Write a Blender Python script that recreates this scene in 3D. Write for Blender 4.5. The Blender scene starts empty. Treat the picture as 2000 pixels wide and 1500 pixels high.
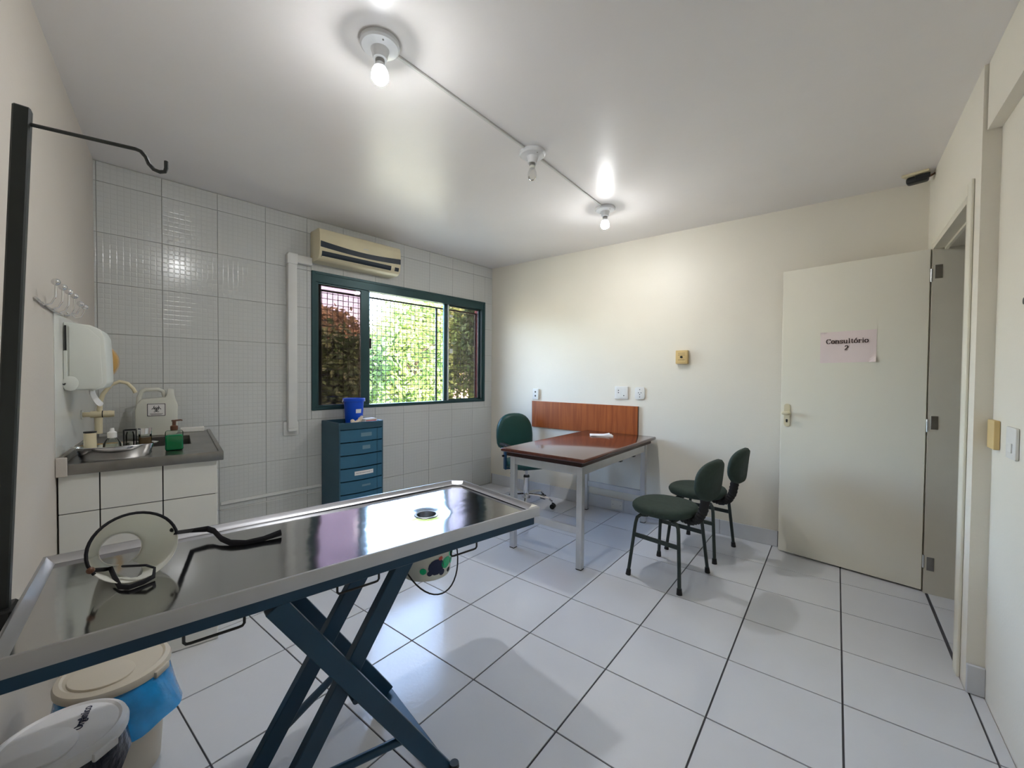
import bpy, bmesh, math, random
import numpy as np
from mathutils import Vector, Matrix
random.seed(7); np.random.seed(7)
SC = bpy.context.scene
COL = SC.collection
PI = math.pi
# ------------------------------------------------------------------ camera, world, sun, exposure
H = 2.6793                      # ceiling height
XW, YW, XR = -2.5818, 2.1595, 1.2801   # corner of window wall / desk wall, door wall
cam_d = bpy.data.cameras.new('camera'); cam = bpy.data.objects.new('camera', cam_d); COL.objects.link(cam)
cam_d.sensor_fit = 'HORIZONTAL'; cam_d.sensor_width = 36; cam_d.lens = 807.5/2000*36
cam_d.clip_start = 0.02; cam_d.clip_end = 300
yaw, pit, rol = .6656, -.0206, .0085
fw = Vector((-math.sin(yaw)*math.cos(pit), math.cos(yaw)*math.cos(pit), math.sin(pit)))
rt = Vector((math.cos(yaw), math.sin(yaw), 0)); up = rt.cross(fw)
rt, up = rt*math.cos(rol)+up*math.sin(rol), up*math.cos(rol)-rt*math.sin(rol)
m = Matrix((rt, up, -fw)).transposed().to_4x4(); m.translation = Vector((.8146, -1.7558, 1.3531))
cam.matrix_world = m
SC.camera = cam

w = bpy.data.worlds.new('world'); SC.world = w; w.use_nodes = True
nt = w.node_tree; nt.nodes.clear()
sky = nt.nodes.new('ShaderNodeTexSky'); sky.sky_type = 'NISHITA'; sky.sun_disc = False
sky.sun_elevation = math.radians(38); sky.sun_rotation = math.radians(75); sky.dust_density = 3.0; sky.air_density = 1.0
bg = nt.nodes.new('ShaderNodeBackground'); bg.inputs[1].default_value = 2.9
wo = nt.nodes.new('ShaderNodeOutputWorld')
nt.links.new(sky.outputs[0], bg.inputs[0]); nt.links.new(bg.outputs[0], wo.inputs[0])
sd = bpy.data.lights.new('sun', 'SUN'); sd.energy = 13; sd.angle = math.radians(1.5); sd.color = (1, .93, .8)
so = bpy.data.objects.new('sun', sd); COL.objects.link(so)
so.rotation_euler = Vector((-.62, .42, -.66)).to_track_quat('-Z', 'Y').to_euler()
vs = SC.view_settings
vs.view_transform = 'Standard'; vs.look = 'None'; vs.gamma = 1.0; vs.use_curve_mapping = False; vs.exposure = 1.0
BULB = 590.0
# ------------------------------------------------------------------ materials
def mat(name, col, rough=.5, metal=0, var=0., vscale=6., bump=0., bscale=60., spec=.5, coat=0, trans=0, ior=1.45, emit=None, estr=0, alpha=1, sss=0):
    M = bpy.data.materials.new(name); M.use_nodes = True
    n = M.node_tree; b = n.nodes['Principled BSDF']
    b.inputs['Base Color'].default_value = (*col, 1); b.inputs['Roughness'].default_value = rough
    b.inputs['Metallic'].default_value = metal; b.inputs['Specular IOR Level'].default_value = spec
    b.inputs['Coat Weight'].default_value = coat; b.inputs['Coat Roughness'].default_value = .08
    b.inputs['Transmission Weight'].default_value = trans; b.inputs['IOR'].default_value = ior; b.inputs['Alpha'].default_value = alpha
    if emit: b.inputs['Emission Color'].default_value = (*emit, 1); b.inputs['Emission Strength'].default_value = estr
    tc = n.nodes.new('ShaderNodeTexCoord')
    if var:
        no = n.nodes.new('ShaderNodeTexNoise'); no.inputs['Scale'].default_value = vscale; no.inputs['Detail'].default_value = 4
        n.links.new(tc.outputs['Object'], no.inputs['Vector'])
        rp = n.nodes.new('ShaderNodeValToRGB')
        rp.color_ramp.elements[0].position = .3; rp.color_ramp.elements[1].position = .7
        rp.color_ramp.elements[0].color = (*[c*(1-var) for c in col], 1); rp.color_ramp.elements[1].color = (*[min(1, c*(1+var)) for c in col], 1)
        n.links.new(no.outputs['Fac'], rp.inputs['Fac']); n.links.new(rp.outputs['Color'], b.inputs['Base Color'])
    if bump:
        nb = n.nodes.new('ShaderNodeTexNoise'); nb.inputs['Scale'].default_value = bscale; nb.inputs['Detail'].default_value = 3
        n.links.new(tc.outputs['Object'], nb.inputs['Vector'])
        bp = n.nodes.new('ShaderNodeBump'); bp.inputs['Strength'].default_value = 1; bp.inputs['Distance'].default_value = bump
        n.links.new(nb.outputs['Fac'], bp.inputs['Height']); n.links.new(bp.outputs['Normal'], b.inputs['Normal'])
    return M
def M_wood(name, c1, c2, rough, axis=2):
    M = mat(name, c1, rough, spec=.5, coat=.3); n = M.node_tree; b = n.nodes['Principled BSDF']
    tc = n.nodes.new('ShaderNodeTexCoord'); mp = n.nodes.new('ShaderNodeMapping')
    s = [22, 22, 22]; s[axis] = 1.3; mp.inputs['Scale'].default_value = s
    no = n.nodes.new('ShaderNodeTexNoise'); no.inputs['Scale'].default_value = 1.5; no.inputs['Detail'].default_value = 5; no.inputs['Distortion'].default_value = .6
    rp = n.nodes.new('ShaderNodeValToRGB'); rp.color_ramp.elements[0].position = .34; rp.color_ramp.elements[1].position = .68
    rp.color_ramp.elements[0].color = (*c2, 1); rp.color_ramp.elements[1].color = (*c1, 1)
    n.links.new(tc.outputs['Object'], mp.inputs['Vector']); n.links.new(mp.outputs[0], no.inputs['Vector'])
    n.links.new(no.outputs['Fac'], rp.inputs['Fac']); n.links.new(rp.outputs['Color'], b.inputs['Base Color'])
    return M
MT = {}
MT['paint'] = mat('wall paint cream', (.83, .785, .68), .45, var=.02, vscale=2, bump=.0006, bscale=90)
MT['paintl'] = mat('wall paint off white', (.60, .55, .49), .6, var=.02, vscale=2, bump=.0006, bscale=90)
MT['ceil'] = mat('ceiling paint satin', (.87, .84, .825), .34, var=.02, vscale=1.5, bump=.0012, bscale=14)
MT['grout'] = mat('dark grey grout', (.085, .085, .095), .9, var=.2, vscale=8)
MT['ftile'] = mat('white ceramic floor tile', (.65, .66, .685), .14, var=.025, vscale=2.5, bump=.0004, bscale=55)
MT['wgrout'] = mat('pale wall grout', (.44, .44, .41), .8)
MT['btile'] = mat('baseboard tile', (.66, .67, .69), .3, var=.04)
MT['ctile'] = mat('white glazed cabinet tile', (.76, .76, .71), .18, var=.02)
MT['cgrout'] = mat('black joint', (.012, .012, .014), .8)
MT['doorp'] = mat('cream door enamel', (.81, .77, .645), .35, var=.015, vscale=2)
MT['jamb'] = mat('door frame enamel', (.70, .66, .55), .45, var=.03)
MT['frame'] = mat('dark green aluminium', (.025, .065, .07), .35, metal=.3, var=.1)
MT['steel'] = mat('stainless steel', (.47, .47, .475), .10, metal=1, var=.05, vscale=3, bump=.0016, bscale=5)
MT['steelr'] = mat('stainless steel rim', (.47, .475, .50), .34, metal=1, var=.05, vscale=8)
MT['sink'] = mat('brushed sink steel', (.30, .29, .275), .32, metal=1, var=.15, vscale=10)
MT['chrome'] = mat('chrome', (.75, .75, .76), .12, metal=1)
MT['legp'] = mat('navy painted steel with flare blue', (.008, .045, .092), .35, var=.25, vscale=5)  # dark navy steel, pushed bluer to put the lens flare into its colour
MT['pole'] = mat('dark grey painted steel', (.028, .034, .034), .45, var=.2, vscale=6)
MT['alu'] = mat('satin aluminium', (.62, .63, .64), .38, metal=.85, var=.06, vscale=9)
MT['white'] = mat('white plastic', (.80, .79, .75), .4)
MT['disp'] = mat('dispenser white plastic', (.72, .74, .68), .35)
MT['cream'] = mat('aged cream plastic', (.74, .66, .45), .35, var=.04)
MT['beige'] = mat('beige tap plastic', (.70, .62, .42), .4, var=.05)
MT['amber'] = mat('amber dispenser plastic', (.60, .36, .11), .3, var=.08)
MT['yell'] = mat('yellowed plastic', (.72, .53, .24), .4, var=.06)
MT['dark'] = mat('black plastic', (.012, .013, .014), .4)
MT['darkg'] = mat('dark navy grille', (.012, .022, .035), .4)
MT['rubber'] = mat('black rubber', (.014, .014, .015), .75)
MT['strap'] = mat('black strap', (.006, .006, .010), .8, bump=.0005, bscale=300)
MT['gvin'] = mat('dark green vinyl', (.010, .060, .050), .36, var=.1, bump=.0004, bscale=200)
MT['gfab'] = mat('dark green fabric', (.026, .045, .036), .75, var=.15, vscale=30, bump=.0007, bscale=400)
MT['gmet'] = mat('dark green enamel tube', (.022, .034, .030), .4)
MT['desk'] = M_wood('dark varnished wood', (.115, .032, .018), (.085, .022, .013), .12, axis=1)
MT['panel'] = M_wood('orange varnished wood', (.42, .115, .028), (.27, .062, .015), .35, axis=2)
MT['edge'] = mat('dark wood edge', (.035, .010, .008), .25)
MT['draw'] = mat('blue grey drawer plastic', (.035, .135, .22), .4, var=.06)
MT['drawd'] = mat('slate cabinet plastic', (.028, .085, .125), .45, var=.06)
MT['tag'] = mat('pale tag', (.16, .27, .33), .5)
MT['paper'] = mat('white paper', (.82, .80, .78), .8, var=.02)
MT['sign'] = mat('pinkish sign paper', (.84, .71, .68), .8, var=.03, bump=.002, bscale=8)
MT['ink'] = mat('dark brown ink', (.055, .028, .022), .8)
MT['inkb'] = mat('dark blue ink', (.03, .04, .09), .8)
MT['black'] = mat('black ink', (.01, .01, .01), .7)
MT['blue'] = mat('blue bucket plastic', (.006, .085, .66), .35)
MT['bag'] = mat('blue bag film', (.01, .26, .62), .15, var=.25, vscale=14, bump=.004, bscale=30, alpha=.93)
MT['bagk'] = mat('black bag film', (.008, .009, .018), .2, bump=.005, bscale=30)
MT['binw'] = mat('white bin plastic', (.76, .75, .75), .4, var=.02)
MT['binb'] = mat('beige bin plastic', (.60, .54, .44), .45, var=.03)
MT['red'] = mat('red carton print', (.62, .10, .07), .6, var=.15, vscale=30)
MT['glove'] = mat('latex gloves', (.76, .65, .52), .6, var=.08)
MT['can'] = mat('translucent can plastic', (.72, .72, .64), .35)
MT['green'] = mat('green soap liquid', (.0, .50, .20), .15, spec=.6)
MT['brown'] = mat('brown pump plastic', (.13, .055, .03), .4)
MT['porc'] = mat('white porcelain', (.78, .79, .80), .25)
MT['bulb'] = mat('lit lamp bulb', (1, 1, 1), .4, emit=(.97, .975, .98), estr=BULB)
MT['bulbup'] = mat('bulb upper diffuser', (1, 1, 1), .4, emit=(.90, .95, 1.0), estr=6)
MT['pvc'] = mat('white pvc trunking', (.72, .72, .69), .4, var=.03)
MT['liq'] = mat('amber liquid', (.30, .19, .10), .2, var=.2)
MT['yel'] = mat('yellow label', (.72, .58, .12), .6)
MT['pink'] = mat('pink exterior paint', (.42, .13, .12), .7, var=.06)
MT['wire'] = mat('black grille wire', (.02, .025, .02), .5)
MT['bark'] = mat('bark', (.14, .10, .07), .9, var=.3, vscale=8, bump=.02, bscale=14)
MT['grass'] = mat('lawn', (.34, .34, .25), .9, var=.4, vscale=1.2, bump=.03, bscale=9)
MT['fenc'] = mat('garden wall', (.55, .50, .44), .8, var=.1)
def leafmat(name, c, c2):
    M = mat(name, c, .55); n = M.node_tree; b = n.nodes['Principled BSDF']
    oi = n.nodes.new('ShaderNodeTexNoise'); oi.inputs['Scale'].default_value = 1.7
    tc = n.nodes.new('ShaderNodeTexCoord'); n.links.new(tc.outputs['Object'], oi.inputs['Vector'])
    rp = n.nodes.new('ShaderNodeValToRGB'); rp.color_ramp.elements[0].position = .4; rp.color_ramp.elements[1].position = .6
    rp.color_ramp.elements[0].color = (*c, 1); rp.color_ramp.elements[1].color = (*c2, 1)
    n.links.new(oi.outputs['Fac'], rp.inputs['Fac']); n.links.new(rp.outputs['Color'], b.inputs['Base Color'])
    tr = n.nodes.new('ShaderNodeBsdfTranslucent'); n.links.new(rp.outputs['Color'], tr.inputs['Color'])
    mx = n.nodes.new('ShaderNodeMixShader'); mx.inputs[0].default_value = .4
    out = n.nodes['Material Output']
    n.links.new(b.outputs[0], mx.inputs[1]); n.links.new(tr.outputs[0], mx.inputs[2]); n.links.new(mx.outputs[0], out.inputs['Surface'])
    return M
MT['collar'] = leafmat('frosted plastic', (.88, .88, .82), (.86, .86, .80))
MT['leafg'] = leafmat('green leaves', (.17, .29, .08), (.32, .40, .13))
MT['leafy'] = leafmat('yellow green leaves', (.42, .38, .12), (.30, .36, .12))
MT['leafo'] = leafmat('russet leaves', (.25, .205, .12), (.19, .19, .10))
MT['leafd'] = leafmat('dark green leaves', (.03, .07, .025), (.05, .10, .03))
def tinted(nm, tc):
    M = bpy.data.materials.new(nm); M.use_nodes = True; n = M.node_tree; n.nodes.clear()
    o = n.nodes.new('ShaderNodeOutputMaterial'); t = n.nodes.new('ShaderNodeBsdfTransparent'); t.inputs[0].default_value = (*tc, 1)
    g = n.nodes.new('ShaderNodeBsdfGlossy'); g.inputs['Roughness'].default_value = .02
    f = n.nodes.new('ShaderNodeFresnel'); f.inputs[0].default_value = 1.45
    x = n.nodes.new('ShaderNodeMixShader'); n.links.new(f.outputs[0], x.inputs[0]); n.links.new(t.outputs[0], x.inputs[1]); n.links.new(g.outputs[0], x.inputs[2]); n.links.new(x.outputs[0], o.inputs[0])
    return M
MT['tint'] = tinted('bronze tinted glass', (.56, .48, .475)); MT['glass'] = tinted('clear glass', (.90, .93, .90)); MT['bulboff'] = tinted('clear bulb glass', (.93, .92, .90))
# embossed mosaic on the window wall tiles: little squares measured along the wall and up
dW = Vector((-.079, -1, 0)).normalized(); nW = Vector((1, -.079, 0)).normalized(); OW = Vector((XW, YW, 0))
TS, S0, TZ, Z0 = .317, 2.853, .3185, 1.279
def mosaic():
    M = mat('embossed mosaic wall tile', (.70, .71, .675), .17); n = M.node_tree; b = n.nodes['Principled BSDF']
    ge = n.nodes.new('ShaderNodeNewGeometry')
    def math_(op, a, bb=None, cc=None):
        q = n.nodes.new('ShaderNodeMath'); q.operation = op
        for i, v in enumerate((a, bb, cc)):
            if v is None: continue
            if isinstance(v, (int, float)): q.inputs[i].default_value = v
            else: n.links.new(v, q.inputs[i])
        return q.outputs[0]
    dot = n.nodes.new('ShaderNodeVectorMath'); dot.operation = 'DOT_PRODUCT'; n.links.new(ge.outputs['Position'], dot.inputs[0]); dot.inputs[1].default_value = dW
    sp = n.nodes.new('ShaderNodeSeparateXYZ'); n.links.new(ge.outputs['Position'], sp.inputs[0])
    off = OW.dot(dW)
    def cell(v, o, t):
        f = math_('FRACT', math_('MULTIPLY', math_('SUBTRACT', v, o), 10/t))
        e = math_('ABSOLUTE', math_('SUBTRACT', f, .5))           # 0 centre .5 edge
        mr = n.nodes.new('ShaderNodeMapRange'); mr.interpolation_type = 'SMOOTHSTEP'
        n.links.new(e, mr.inputs[0]); mr.inputs[1].default_value = .34; mr.inputs[2].default_value = .48; mr.inputs[3].default_value = 1; mr.inputs[4].default_value = 0
        return mr.outputs[0]
    h = math_('MULTIPLY', cell(dot.outputs['Value'], off+S0, TS), cell(sp.outputs[2], Z0, TZ))
    no = n.nodes.new('ShaderNodeTexNoise'); no.inputs['Scale'].default_value = 3.0; n.links.new(ge.outputs['Position'], no.inputs['Vector'])
    h2 = math_('ADD', h, math_('MULTIPLY', no.outputs['Fac'], 2.5))
    bp = n.nodes.new('ShaderNodeBump'); bp.inputs['Strength'].default_value = .8; bp.inputs['Distance'].default_value = .0005
    n.links.new(h2, bp.inputs['Height']); n.links.new(bp.outputs[0], b.inputs['Normal'])
    mix = n.nodes.new('ShaderNodeMix'); mix.data_type = 'RGBA'; n.links.new(h, mix.inputs['Factor'])
    mix.inputs['A'].default_value = (.575, .585, .565, 1); mix.inputs['B'].default_value = (.60, .61, .59, 1)
    n.links.new(mix.outputs['Result'], b.inputs['Base Color'])
    return M
MT['mosaic'] = mosaic()
# ------------------------------------------------------------------ mesh helpers
def _obj(name, me, mt, parent=None, smooth=True, ang=35):
    me.materials.append(mt if not isinstance(mt, str) else MT[mt])
    if smooth and len(me.polygons):
        me.polygons.foreach_set('use_smooth', [True]*len(me.polygons)); me.set_sharp_from_angle(angle=math.radians(ang))
    o = bpy.data.objects.new(name, me); COL.objects.link(o)
    if parent is not None: o.parent = parent
    return o
class G:
    def __init__(s): s.bm = bmesh.new()
    def box(s, x0, x1, y0, y1, z0, z1, bev=0, seg=2, M=None):
        b = bmesh.new(); bmesh.ops.create_cube(b, size=1)
        for v in b.verts: v.co = Vector(((x0+x1)/2+v.co.x*(x1-x0), (y0+y1)/2+v.co.y*(y1-y0), (z0+z1)/2+v.co.z*(z1-z0)))
        if bev: bmesh.ops.bevel(b, geom=b.edges[:], offset=bev, segments=seg, affect='EDGES', profile=.5)
        return s._merge(b, M)
    def _merge(s, b, M=None):
        if M is not None: bmesh.ops.transform(b, matrix=M, verts=b.verts[:])
        me = bpy.data.meshes.new('t'); b.to_mesh(me); b.free(); s.bm.from_mesh(me); bpy.data.meshes.remove(me); return s
    def bar(s, p, q, wd, th, upv=(0, 0, 1), bev=0):        # square tube from p to q; wd across, th along the up direction
        p, q = Vector(p), Vector(q); d = (q-p); L = d.length; d.normalize(); u = Vector(upv); r = d.cross(u)
        if r.length < 1e-4: r = d.cross(Vector((1, 0, 0)))
        r.normalize(); u = r.cross(d)
        M = Matrix((d, r, u)).transposed().to_4x4(); M.translation = p
        return s.box(0, L, -wd/2, wd/2, -th/2, th/2, bev, 1, M)
    def tube(s, path, r, n=10, closed=False, cap=True, sy=1.0):
        P = [Vector(p) for p in path]; N = len(P); rs = r if isinstance(r, (list, tuple)) else [r]*N
        T = []
        for i in range(N):
            a = P[(i-1) % N] if (closed or i > 0) else P[i]; c = P[(i+1) % N] if (closed or i < N-1) else P[i]
            T.append((c-a).normalized())
        nr = T[0].orthogonal().normalized(); rings = []
        for i in range(N):
            nr = (nr-T[i]*nr.dot(T[i])).normalized(); bn = T[i].cross(nr)
            rings.append([s.bm.verts.new(P[i]+(nr*math.cos(2*PI*k/n)+bn*math.sin(2*PI*k/n)*sy)*rs[i]) for k in range(n)])
        for i in range(N if closed else N-1):
            A, B = rings[i], rings[(i+1) % N]
            for k in range(n): s.bm.faces.new((A[k], A[(k+1) % n], B[(k+1) % n], B[k]))
        if cap and not closed: s.bm.faces.new(rings[0][::-1]); s.bm.faces.new(rings[-1])
        return s
    def cyl(s, p, q, r, r2=None, n=20): return s.tube([p, q], [r, r if r2 is None else r2], n)
    def lathe(s, prof, n=28, c=(0, 0, 0), M=None, cap0=True, cap1=True, ex=1.0, ey=1.0):
        b = bmesh.new(); rings = []
        for (r, z) in prof: rings.append([b.verts.new((c[0]+max(r, 1e-4)*ex*math.cos(2*PI*k/n), c[1]+max(r, 1e-4)*ey*math.sin(2*PI*k/n), c[2]+z)) for k in range(n)])
        for A, B in zip(rings, rings[1:]):
            for k in range(n): b.faces.new((A[k], A[(k+1) % n], B[(k+1) % n], B[k]))
        if cap0: b.faces.new(rings[0][::-1])
        if cap1: b.faces.new(rings[-1])
        bmesh.ops.recalc_face_normals(b, faces=b.faces[:]) if (cap0 and cap1) else None
        return s._merge(b, M)
    def prism(s, poly, h0, h1, axis='z', bev=0, M=None):   # polygon extruded along an axis: z:(x,y) y:(x,z) x:(y,z)
        b = bmesh.new()
        f = {'z': lambda p, h: (p[0], p[1], h), 'y': lambda p, h: (p[0], h, p[1]), 'x': lambda p, h: (h, p[0], p[1])}[axis]
        A = [b.verts.new(f(p, h0)) for p in poly]; B = [b.verts.new(f(p, h1)) for p in poly]; n = len(poly)
        b.faces.new(A[::-1]); b.faces.new(B)
        for k in range(n): b.faces.new((A[k], A[(k+1) % n], B[(k+1) % n], B[k]))
        bmesh.ops.recalc_face_normals(b, faces=b.faces[:])
        if bev: bmesh.ops.bevel(b, geom=b.edges[:], offset=bev, segments=2, affect='EDGES', profile=.5)
        return s._merge(b, M)
    def ball(s, c, r, nu=16, nv=10, M=None):
        b = bmesh.new(); bmesh.ops.create_uvsphere(b, u_segments=nu, v_segments=nv, radius=1)
        rr = r if isinstance(r, (tuple, list)) else (r, r, r)
        for v in b.verts: v.co = Vector((c[0]+v.co.x*rr[0], c[1]+v.co.y*rr[1], c[2]+v.co.z*rr[2]))
        return s._merge(b, M)
    def grid(s, fn, nu, nv):                                # surface fn(i/nu, j/nv)
        V = [[s.bm.verts.new(fn(i/nu, j/nv)) for j in range(nv+1)] for i in range(nu+1)]
        for i in range(nu):
            for j in range(nv): s.bm.faces.new((V[i][j], V[i+1][j], V[i+1][j+1], V[i][j+1]))
        return s
    def strip(s, pts, hw, z0, z1, axis='z', nib=None):     # flat drawn stroke
        for a, b in zip(pts, pts[1:]):
            a, b = Vector(a), Vector(b); d = b-a
            if d.length < 1e-6: continue
            d.normalize(); nn = Vector((-d.y, d.x)); k = hw*(abs(d.y)+.35*abs(d.x)) if nib else hw
            a2, b2 = a-d*k*.5, b+d*k*.5
            s.prism([a2-nn*k, b2-nn*k, b2+nn*k, a2+nn*k], z0, z1, axis)
        return s
    def mesh(s, nm='m'):
        me = bpy.data.meshes.new(nm); s.bm.to_mesh(me); s.bm.free(); return me
    def done(s, name, mt, parent=None, smooth=True, ang=35): return _obj(name, s.mesh(name), mt, parent, smooth, ang)
def tag(o, label=None, cat=None, group=None, kind=None):
    if label: o['label'] = label
    if cat: o['category'] = cat
    if group: o['group'] = group
    if kind: o['kind'] = kind
    return o
def thing(name, label, cat, loc=(0, 0, 0), rz=0, group=None, kind=None):
    o = bpy.data.objects.new(name, None); COL.objects.link(o); o.empty_display_size = .1
    o.location = loc; o.rotation_euler = (0, 0, rz); return tag(o, label, cat, group, kind)
def struct(name, g, mt, label=None, smooth=False):
    o = g.done(name, mt, None, smooth); o['kind'] = 'structure'
    if label: o['label'] = label
    return o
def ang_of(v): return math.atan2(v.y, v.x)
nL = Vector((.221, .975, 0)).normalized(); dL = Vector((.975, -.221, 0)).normalized(); OL = Vector((-2.06, -1.51, 0))
RW, RL, RD, RR = ang_of(dW), ang_of(dL), PI, PI/2
def Wp(s, n=0, z=0): return OW+dW*s+nW*n+Vector((0, 0, z))
def Lp(a, n=0, z=0): return OL+dL*a+nL*n+Vector((0, 0, z))
def Dp(x, n=0, z=0): return Vector((x, YW-n, z))
def Rp(y, n=0, z=0, x=XR): return Vector((x-n, y, z))
def arc(c, rx, ry, a0, a1, n=14): return [(c[0]+rx*math.cos(math.radians(a0+(a1-a0)*i/n)), c[1]+ry*math.sin(math.radians(a0+(a1-a0)*i/n))) for i in range(n+1)]
def clip(poly, a, b, c):      # keep a*x+b*y<=c
    out = []
    for i in range(len(poly)):
        p, q = poly[i], poly[(i+1) % len(poly)]; fp, fq = a*p[0]+b*p[1]-c, a*q[0]+b*q[1]-c
        if fp <= 0: out.append(p)
        if (fp < 0 < fq) or (fq < 0 < fp): t = fp/(fp-fq); out.append((p[0]+t*(q[0]-p[0]), p[1]+t*(q[1]-p[1])))
    return out
# lettering drawn with strokes
GL = {
 'C': (.62, [arc((.32, .36), .27, .36, 40, 320), [(.53, .72), (.53, .55)]]), 'O': (.68, [arc((.33, .36), .28, .36, 0, 360, 22)]),
 'o': (.48, [arc((.23, .25), .19, .25, 0, 360, 18)]), 'c': (.44, [arc((.23, .25), .19, .25, 50, 310)]),
 'n': (.56, [[(.11, .5), (.11, 0)], [(.11, .36), (.2, .48), (.33, .48), (.42, .36), (.42, 0)], [(.02, 0), (.2, 0)], [(.33, 0), (.52, 0)], [(.02, .5), (.11, .5)]]),
 's': (.42, [[(.34, .38), (.34, .5), (.2, .5), (.08, .42), (.1, .31), (.32, .2), (.34, .08), (.22, 0), (.06, .02), (.06, .14)]]),
 'u': (.56, [[(.11, .5), (.11, .14), (.2, .02), (.32, .02), (.42, .14)], [(.42, .5), (.42, 0), (.52, 0)], [(.02, .5), (.11, .5)], [(.34, .5), (.42, .5)]]),
 'l': (.3, [[(.14, .74), (.14, 0)], [(.03, 0), (.25, 0)], [(.04, .74), (.14, .74)]]),
 't': (.36, [[(.15, .64), (.15, .1), (.22, .01), (.33, .05)], [(.02, .49), (.31, .49)]]),
 'r': (.42, [[(.11, .5), (.11, 0)], [(.11, .34), (.2, .47), (.35, .47), (.35, .38)], [(.02, 0), (.22, 0)], [(.02, .5), (.11, .5)]]),
 'i': (.28, [[(.13, .5), (.13, 0)], [(.03, 0), (.23, 0)], [(.04, .5), (.13, .5)], [(.13, .62), (.13, .70)]]),
 '2': (.5, [arc((.24, .53), .17, .19, 165, -40)+[(.05, .02), (.42, .02)]]),
 'g': (.46, [arc((.2, .31), .15, .19, 0, 360, 16), [(.14, .13), (.12, .05), (.3, 0)], arc((.21, -.11), .18, .11, 0, 360, 16), [(.32, .46), (.44, .5)]]),
 'a': (.46, [arc((.19, .14), .13, .14, 0, 360, 14), [(.07, .38), (.12, .5), (.26, .5), (.33, .4), (.33, 0), (.42, 0)]]),
}
GL['ó'] = (GL['o'][0], GL['o'][1]+[[(.18, .58), (.32, .74)]]); GL['â'] = (GL['a'][0], GL['a'][1]+[[(.08, .58), (.2, .7), (.32, .58)]])
def lettering(g, txt, h, x0, y0, z0, z1, axis='z', center=False, flip=1, track=.02, wt=.062, sx=1.0):
    wtot = sum(GL[c][0]+track for c in txt)*h*sx; x = x0-(wtot/2 if center else 0)*flip
    for ch in txt:
        adv, st = GL[ch]
        for s in st: g.strip([(x+flip*p[0]*h*sx, y0+p[1]*h) for p in s], wt*h, z0, z1, axis, nib=True)
        x += flip*(adv+track)*h*sx
# ------------------------------------------------------------------ room shell
T = .43
# left wall line: y = yl(x)
def yl(x): return OL.y+(x-OL.x)*dL.y/dL.x
sC = 3.505                        # window wall length up to the left wall
cA = Wp(sC)                       # corner window wall / left wall
XB = 1.335                        # back plane of the recess in the door wall
slab = [(-3.2, 2.4), (-3.2, -2.6), (2.9, -2.6), (2.9, 2.4)]
fl = struct('floor', G().prism(slab, -.12, -.006), 'grout', 'white ceramic tile floor with dark grey joints')
tile_full = None
def room_clip(p):
    p = clip(p, -1, .079, -(XW-.079*YW)-.0015)                 # window wall
    p = clip(p, 0, 1, YW-.002) if len(p) > 2 else p
    p = clip(p, -nL.x, -nL.y, -(OL.dot(nL))-.002) if len(p) > 2 else p
    return p
tcol = 0
for i in range(-7, 6):
    for j in range(-8, 4):
        x0, x1, y0, y1 = j*T+.0034, (j+1)*T-.0034, i*T+.0030, (i+1)*T-.0030
        q = [(x0, y0), (x1, y0), (x1, y1), (x0, y1)]
        p = room_clip(q)
        if len(p) > 2:
            if y0 >= .86 and j < 3: p = clip(p, 1, 0, XR-.002)
            elif j < 3: pass
            elif y0 < .8: p = clip(clip(p, 1, 0, XB-.002), 0, 1, .858)
            else: p = clip(clip(clip(p, 1, 0, 1.72), 0, 1, 1.915), 0, -1, -1.03)
        if len(p) < 3: continue
        ar = abs(sum(p[k][0]*p[(k+1) % len(p)][1]-p[(k+1) % len(p)][0]*p[k][1] for k in range(len(p))))/2
        if ar < .0008: continue
        if ar > (T-.0068)*(T-.0060)*.999:
            if tile_full is None:
                hw = T/2-.0034; hv = T/2-.0030; g = G(); g.prism([(-hw, -hv), (hw, -hv), (hw, hv), (-hw, hv)], -.006, 0, bev=.0012); tile_full = g.mesh('floor_tile'); tile_full.materials.append(MT['ftile'])
            o = bpy.data.objects.new('tile', tile_full); COL.objects.link(o); o.parent = fl; o.location = ((x0+x1)/2, (y0+y1)/2, random.uniform(-.0004, .0004))
        else:
            G().prism(p, -.006, 0).done('tile', 'ftile', fl, False)
struct('ceiling', G().prism([(-3.1, 2.35), (-3.1, -2.6), (2.9, -2.6), (2.9, 2.35)], H, H+.12), 'ceil', 'pale satin painted ceiling')
# window wall with opening
WS0, WS1, WZ0, WZ1 = .130, 2.183, 1.034, 2.243
TH = .16
def wallM(O, rz): Mx = Matrix.Rotation(rz, 4, 'Z'); Mx.translation = O; return Mx
MW = wallM(OW, RW)
g = G()
for a, b, c, d in ((-.3, WS0, -.1, H), (WS1, sC+.35, -.1, H), (WS0, WS1, -.1, WZ0), (WS0, WS1, WZ1, H)): g.box(a, b, -TH, -.008, c, d, M=MW)
ww = struct('wall_window', g, 'wgrout', 'window wall faced with embossed white mosaic tiles')
gp = G()                                                    # painted outer face and reveals
for a, b, c, d in ((-.3, WS0, -.1, H), (WS1, sC+.3, -.1, H), (WS0, WS1, -.1, WZ0), (WS0, WS1, WZ1, H)): gp.box(a, b, -TH-.012, -TH-.001, c, d, M=MW)
for a, b, c, d in ((WS0-.0, WS0+.008, WZ0, WZ1), (WS1-.008, WS1, WZ0, WZ1), (WS0, WS1, WZ0, WZ0+.008), (WS0, WS1, WZ1-.008, WZ1)): gp.box(a, b, -TH-.012, -.075, c, d, M=MW)
gp.done('exterior_render', 'pink', ww, False)
def cells(lo, hi, o, t):
    k = math.ceil((lo-o)/t-1e-6)-1; out = []
    while o+k*t < hi-1e-6:
        a, b = max(lo, o+k*t), min(hi, o+(k+1)*t)
        if b-a > .004: out.append((a, b))
        k += 1
    return out
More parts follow.
